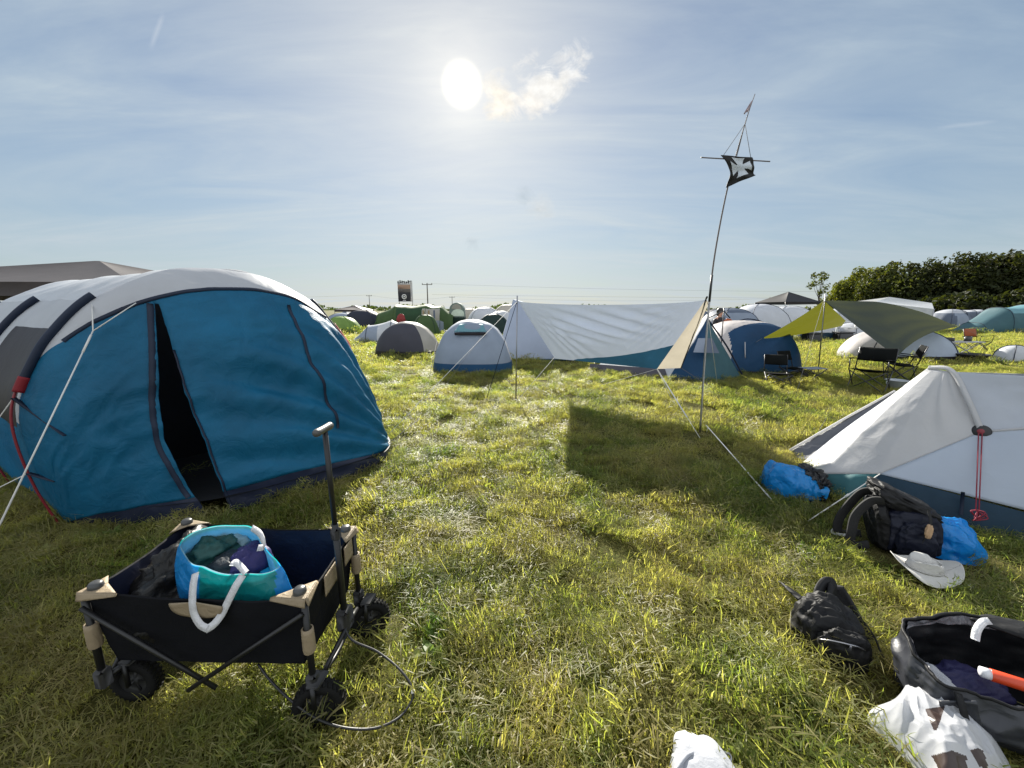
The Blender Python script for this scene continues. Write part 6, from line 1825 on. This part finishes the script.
def crown_mesh(name, n, lobes, size, seed, col=(.050, .078, .018)):
    r = np.random.default_rng(seed)
    lob = np.array(lobes, float)
    wts = (lob[:, 3] * lob[:, 4]); wts /= wts.sum()
    li = r.choice(len(lob), n, p=wts)
    d = r.normal(size=(n, 3)); d /= np.linalg.norm(d, axis=1)[:, None]
    rad = .55 + .45 * r.random(n) ** .5
    rad *= 1 + .30 * fbm(d * 2.6 + li[:, None], seed, 3)
    c = lob[li, :3] + d * rad[:, None] * lob[li][:, [3, 3, 4]]
    nr = d + r.normal(0, .7, (n, 3)); nr /= np.linalg.norm(nr, axis=1)[:, None]
    t = np.cross(nr, r.normal(size=(n, 3))); t /= np.linalg.norm(t, axis=1)[:, None]
    b = np.cross(nr, t)
    s = size * (.5 + r.random(n))[:, None]
    V = np.stack([c - t * s * .5, c + b * s * .32 , c + t * s * .55, c - b * s * .3 + nr * s * .12], 1).reshape(-1, 3)
    F = np.arange(4 * n).reshape(-1, 4)
    me = bpy.data.meshes.new(name); me.from_pydata(V.tolist(), [], F.tolist())
    k = (.75 + .5 * r.random(n))[:, None] * (1 + .25 * vn(c * .8, seed))[:, None]
    colr = np.concatenate([np.array(col) * k * np.stack([1 + .25 * r.random(n), np.ones(n), np.ones(n)], 1), np.ones((n, 1))], 1)
    ca = me.color_attributes.new('Col', 'FLOAT_COLOR', 'POINT'); ca.data.foreach_set('color', np.repeat(colr, 4, 0).ravel())
    me.materials.append(LEAF)
    return me
def tree(name, label, loc, lobes, n, leaf, seed, trunk_r=.28, col=(.050, .078, .018), group='trees along the right edge of the field', limbs=5):
    t_ = thing(name, label, 'tree', loc, group)
    me = crown_mesh('crown', n, lobes, leaf, seed, col)
    o = bpy.data.objects.new('crown', me); COL.objects.link(o); o.parent = t_
    L_ = np.asarray(loc, float); top = max(l[2] for l in lobes)
    q = MB(); q.tube([L_ + A(0, 0, -.2), L_ + A(.1, 0, top * .35), L_ + A(.2, .1, top * .75), L_ + A(.1, .1, top)], [trunk_r * 1.3, trunk_r, trunk_r * .6, trunk_r * .25], 10, k=5)
    r = random.Random(seed)
    for l in lobes[:limbs]:
        q.tube([L_ + A(.1, 0, top * .3 + r.random() * top * .25), L_ + A(l[0] * .5, l[1] * .5, l[2] * .8), L_ + A(l[0], l[1], l[2])], [trunk_r * .45, trunk_r * .3, trunk_r * .1], 7, k=4)
    q.build('trunk', S_BARK, t_)
    return t_
def mk_lobes(r, w, h, n, low=.3):
    L_ = [(0, 0, h * .62, w * .34, h * .34)]
    for k in range(n):
        a = r.random() * 2 * pi; d = w * .34 * (.5 + .6 * r.random())
        zz = h * (low + (.88 - .34 * min(1, (d / (w * .42)) ** 2) - low) * r.random()); rr = w * (.14 + .12 * r.random())
        L_.append((d * cos(a), d * sin(a), zz, rr, rr * (.75 + .3 * r.random())))
    return L_
# (u of the middle, v of the top, distance, width)
TL_ = [(856, 283, 62, 5.5, 'low light green bushy tree at the left end of the tree row'),
       (876, 270, 58, 7.5, 'bright topped broad tree second along the row behind the white party tent'),
       (897, 263, 55, 9.5, 'round crowned green tree directly above the ridge of the olive tarp'),
       (922, 256, 52, 9.5, 'tall leafy tree with sunlit top in the middle of the row'),
       (951, 260, 49, 7.5, 'dark tree behind the pale blue dome tent with light gaps in its crown'),
       (981, 252, 47, 9.5, 'big dark tree between the pale blue dome and the turquoise tent'),
       (1012, 249, 45, 9.5, 'tallest dark tree standing directly behind the turquoise tunnel tent'),
       (1046, 252, 44, 9.5, 'very dark tree cut by the right picture edge'),
       (1085, 250, 43, 9.5, 'dark tree just past the right picture edge'),
       (1130, 251, 41, 9.5, 'dark tree well beyond the right picture edge'), (1190, 246, 38, 9.0, 'last dark tree of the row far beyond the right picture edge')]
for i, (u_, vt_, Y_, w_, lb_) in enumerate(TL_):
    p_ = W(u_, vt_, Y_); h_ = p_[2]
    r = random.Random(900 + i)
    lob = mk_lobes(r, w_, h_ * .97, 15, .16) + [(r.uniform(-.28, .28) * w_, r.uniform(-.2, .2) * w_, h_ * r.uniform(.78, .93), w_ * .085, w_ * .08) for _ in range(5)]
    tree('leafy_tree', lb_, A(p_[0], Y_ + 2, 0), lob, 11000, .35, 910 + i, .3, col=((.085, .112, .024) if i < 3 else ((.045, .062, .018) if i < 4 else (.026, .036, .012))))  # leaf colour set lighter for lit left trees, darker for shaded right ones
# hedge beneath the trees: each stretch a bush of its own
for i, (u_, Y_, w_, h_) in enumerate(((862, 54, 7, 3.2), (892, 50, 7, 3.0), (918, 48, 6.5, 3.2), (944, 45, 6, 3.2), (968, 43, 6, 3.4), (992, 41, 6, 3.6), (1018, 40, 6, 3.6), (1048, 39, 6, 3.6))):
    x_ = W(u_, 320, Y_)[0]; r = random.Random(950 + i)
    lob = [(r.uniform(-w_ / 2, w_ / 2), r.uniform(-.8, .8), h_ * r.uniform(.25, .7), 1.5, h_ * .36) for _ in range(8)]
    tree('hedge_bush', ('dark hedge bush number %s from the left under the tree row' % ['one', 'two', 'three', 'four', 'five', 'six', 'seven', 'eight'][i]), A(x_, Y_, 0), lob, 1800, .5, 960 + i, .1, col=(.022, .032, .011), group='hedge bushes under the trees', limbs=6)
# thin young tree at the left end
p_ = W(822, 272, 50)
r = random.Random(5); lob = [(r.uniform(-1.0, 1.0), r.uniform(-.8, .8), r.uniform(1.2, p_[2] * .97), .42, .40) for _ in range(15)] + [(0.1, 0, p_[2] - .4, .4, .5)]
tree('young_tree', 'thin young tree with open airy crown standing apart left of the tree row', A(p_[0], 50, 0), lob, 800, .26, 971, .08, col=(.06, .085, .02), limbs=12)
# far tree line
q = MB(); r = np.random.default_rng(77)
N_ = 5200
x_ = r.uniform(-900, 900, N_); y_ = 640 + r.uniform(-25, 25, N_) + 60 * vn(np.stack([x_ / 160, 0 * x_, 0 * x_], -1), 6)
hh_ = np.clip(5.5 + 5.0 * vn(np.stack([x_ / 45, 0 * x_, 0 * x_ + 4], -1), 8) + 2.5 * vn(np.stack([x_ / 9, 0 * x_, 0 * x_ + 4], -1), 9), 1.5, 14)
z_ = hh_ * r.random(N_) ** .6 + gh(x_, y_) * 0
C_ = np.stack([x_, y_, z_ + np.clip((y_ - 250) / 900, 0, 1) * 4], -1)
s_ = 1.6 + 1.6 * r.random(N_)
dv = r.normal(size=(N_, 2, 3)); dv /= np.linalg.norm(dv, axis=-1, keepdims=True)
V = np.stack([C_ - dv[:, 0] * s_[:, None], C_ + dv[:, 1] * s_[:, None], C_ + dv[:, 0] * s_[:, None], C_ - dv[:, 1] * s_[:, None]], 1).reshape(-1, 3)
me = bpy.data.meshes.new('distant_treeline'); me.from_pydata(V.tolist(), [], np.arange(4 * N_).reshape(-1, 4).tolist())
ca = me.color_attributes.new('Col', 'FLOAT_COLOR', 'POINT'); ca.data.foreach_set('color', np.tile(np.array([.05, .075, .03, 1.]), 4 * N_))
me.materials.append(LEAF)
o = bpy.data.objects.new('distant_treeline', me); COL.objects.link(o); o['kind'] = 'stuff'; o['label'] = 'thin line of far trees and hedges along the horizon'; o['category'] = 'treeline'
# ------------------------------------------------------------------ poles, wires, sign
S_WOOD = solid('weathered_pole', (.10, .085, .07), .85)
def power_pole(label, u_, vt_, Y_, arm=True):
    p_ = W(u_, vt_, Y_); b_ = A(p_[0], Y_, 0)
    t_ = thing('power_pole', label, 'power pole', b_, 'power poles across the field')
    MB().tube([b_, p_], [.16, .11], 8).build('post', S_WOOD, t_)
    if arm:
        MB().box(p_ + A(0, 0, -.35), (2.4, .14, .14)).build('crossarm', S_WOOD, t_)
        for dx in (-1.1, 0, 1.1): MB().lathe([(.05, -.28), (.09, -.2), (.05, -.12), (.09, -.06), (.03, .0)], p_ + A(dx, 0, 0), None, 8).build('insulator', solid('brown_porcelain', (.09, .04, .02), .3), t_)
    return p_
pp = [power_pole('nearest power pole with crossarm right of the tall black banner', 427, 283, 92), power_pole('thin far power pole above the small dark gazebo', 369, 295, 165), power_pole('far power pole over the toilet tent', 452, 296.5, 175),
      power_pole('far bare pole standing up beyond the black peaked gazebo', 770, 297, 160, False)]
pe = A(190, 92, pp[0][2] - .8)
def wire(label, a_, b_, sag, r_=.013):
    t = np.linspace(0, 1, 40)[:, None]
    P = a_ * (1 - t) + b_ * t + A(0, 0, -1) * (4 * sag * t * (1 - t))
    return tag(MB().tube(P, r_, 4).build('power_line', S_DARKCORD, loc=a_), label, 'wire')
wire('upper wire running right from the nearest power pole over the white tarp', pp[0] + A(0, 0, -.1), A(165, 92, 7.4), 1.6)
wire('lower wire sagging right from the nearest power pole towards the trees', pp[0] + A(1.1, 0, -2.6), A(165, 92, 4.9), .6)
wire('far wire sagging between the toilet tent pole and the right', pp[2], A(120, 175, 7.2), 1.5, .02)
wire('far wire between the poles over gazebo and toilet tent', pp[1], pp[2], 1.5, .02)
wire('far wire leaving the gazebo pole to the left over the big blue tent', pp[1], A(-220, 165, 8.0), 1.5, .02)
# banner tower
Y_ = 62
b0, b1 = W(398.5, 301.5, Y_), W(412, 280.5, Y_)
xm = (b0[0] + b1[0]) / 2; wB = b1[0] - b0[0]; hB = b1[2] - b0[2]
BN = thing('banner_tower', 'tall banner with black lower panel and round emblem above the green frame tent', 'banner', A(xm, Y_, 0))
def bpan(x0, x1, z0, z1, nm, mt, dy=0.0):
    MB().box(A(b0[0] + wB * (x0 + x1) / 2, Y_ + dy, b0[2] + hB * (z0 + z1) / 2), (wB * (x1 - x0), .10, hB * (z1 - z0)), None, .02).build(nm, mt, BN)
bpan(0, .86, 0, .44, 'black_panel', solid('banner_black', (.012, .012, .014), .7)); bpan(0, .86, .44, .60, 'grey_panel', solid('banner_grey', (.10, .09, .08), .8)); bpan(0, .86, .60, .80, 'tan_panel', solid('banner_tan', (.34, .22, .15), .8))
bpan(.87, 1.0, 0, .95, 'pale_edge', solid('banner_pale', (.45, .44, .42), .8)); bpan(0, .86, .80, .86, 'pale_band', solid('banner_pale', (.45, .44, .42), .8))
MB().lathe([(wB * .10, -.02), (wB * .17, -.02), (wB * .17, .02), (wB * .10, .02), (wB * .10, -.02)], A(b0[0] + wB * .42, Y_ - .075, b0[2] + hB * .23), axis_basis((0, -1, 0)), 24).build('round_emblem', solid('banner_white', (.6, .6, .6), .7), BN)
MB().lathe([(.001, .02), (wB * .06, .02), (wB * .06, -.02)], A(b0[0] + wB * .42, Y_ - .075, b0[2] + hB * .23), axis_basis((0, -1, 0)), 18).build('round_emblem', solid('banner_white', (.6, .6, .6), .7), BN)
MB().box(A(b0[0] + wB * .42, Y_ - .07, b0[2] + hB * .05), (wB * .2, .04, hB * .03)).build('small_mark', solid('banner_white', (.6, .6, .6), .7), BN)
q = MB()
for k in range(7):
    x_ = b0[0] + wB * (.04 + .14 * k); hgt = hB * (.10 + .05 * ((k * 3) % 4) / 3)
    q.box(A(x_, Y_, b0[2] + hB * .86 + hgt / 2), (wB * .085, .08, hgt), None, .1)
    if k < 6: q.box(A(x_ + wB * .07, Y_, b0[2] + hB * (.88 + .03 * (k % 3))), (wB * .10, .07, hB * .03), None, .1)
q.build('cut_out_letters', solid('banner_black', (.012, .012, .014), .7), BN)
for x_ in (b0[0] + .1, b1[0] - .1): MB().tube([A(x_, Y_ + .12, 0), A(x_, Y_ + .12, b0[2] + hB)], .05, 8).build('post', S_STEEL, BN)
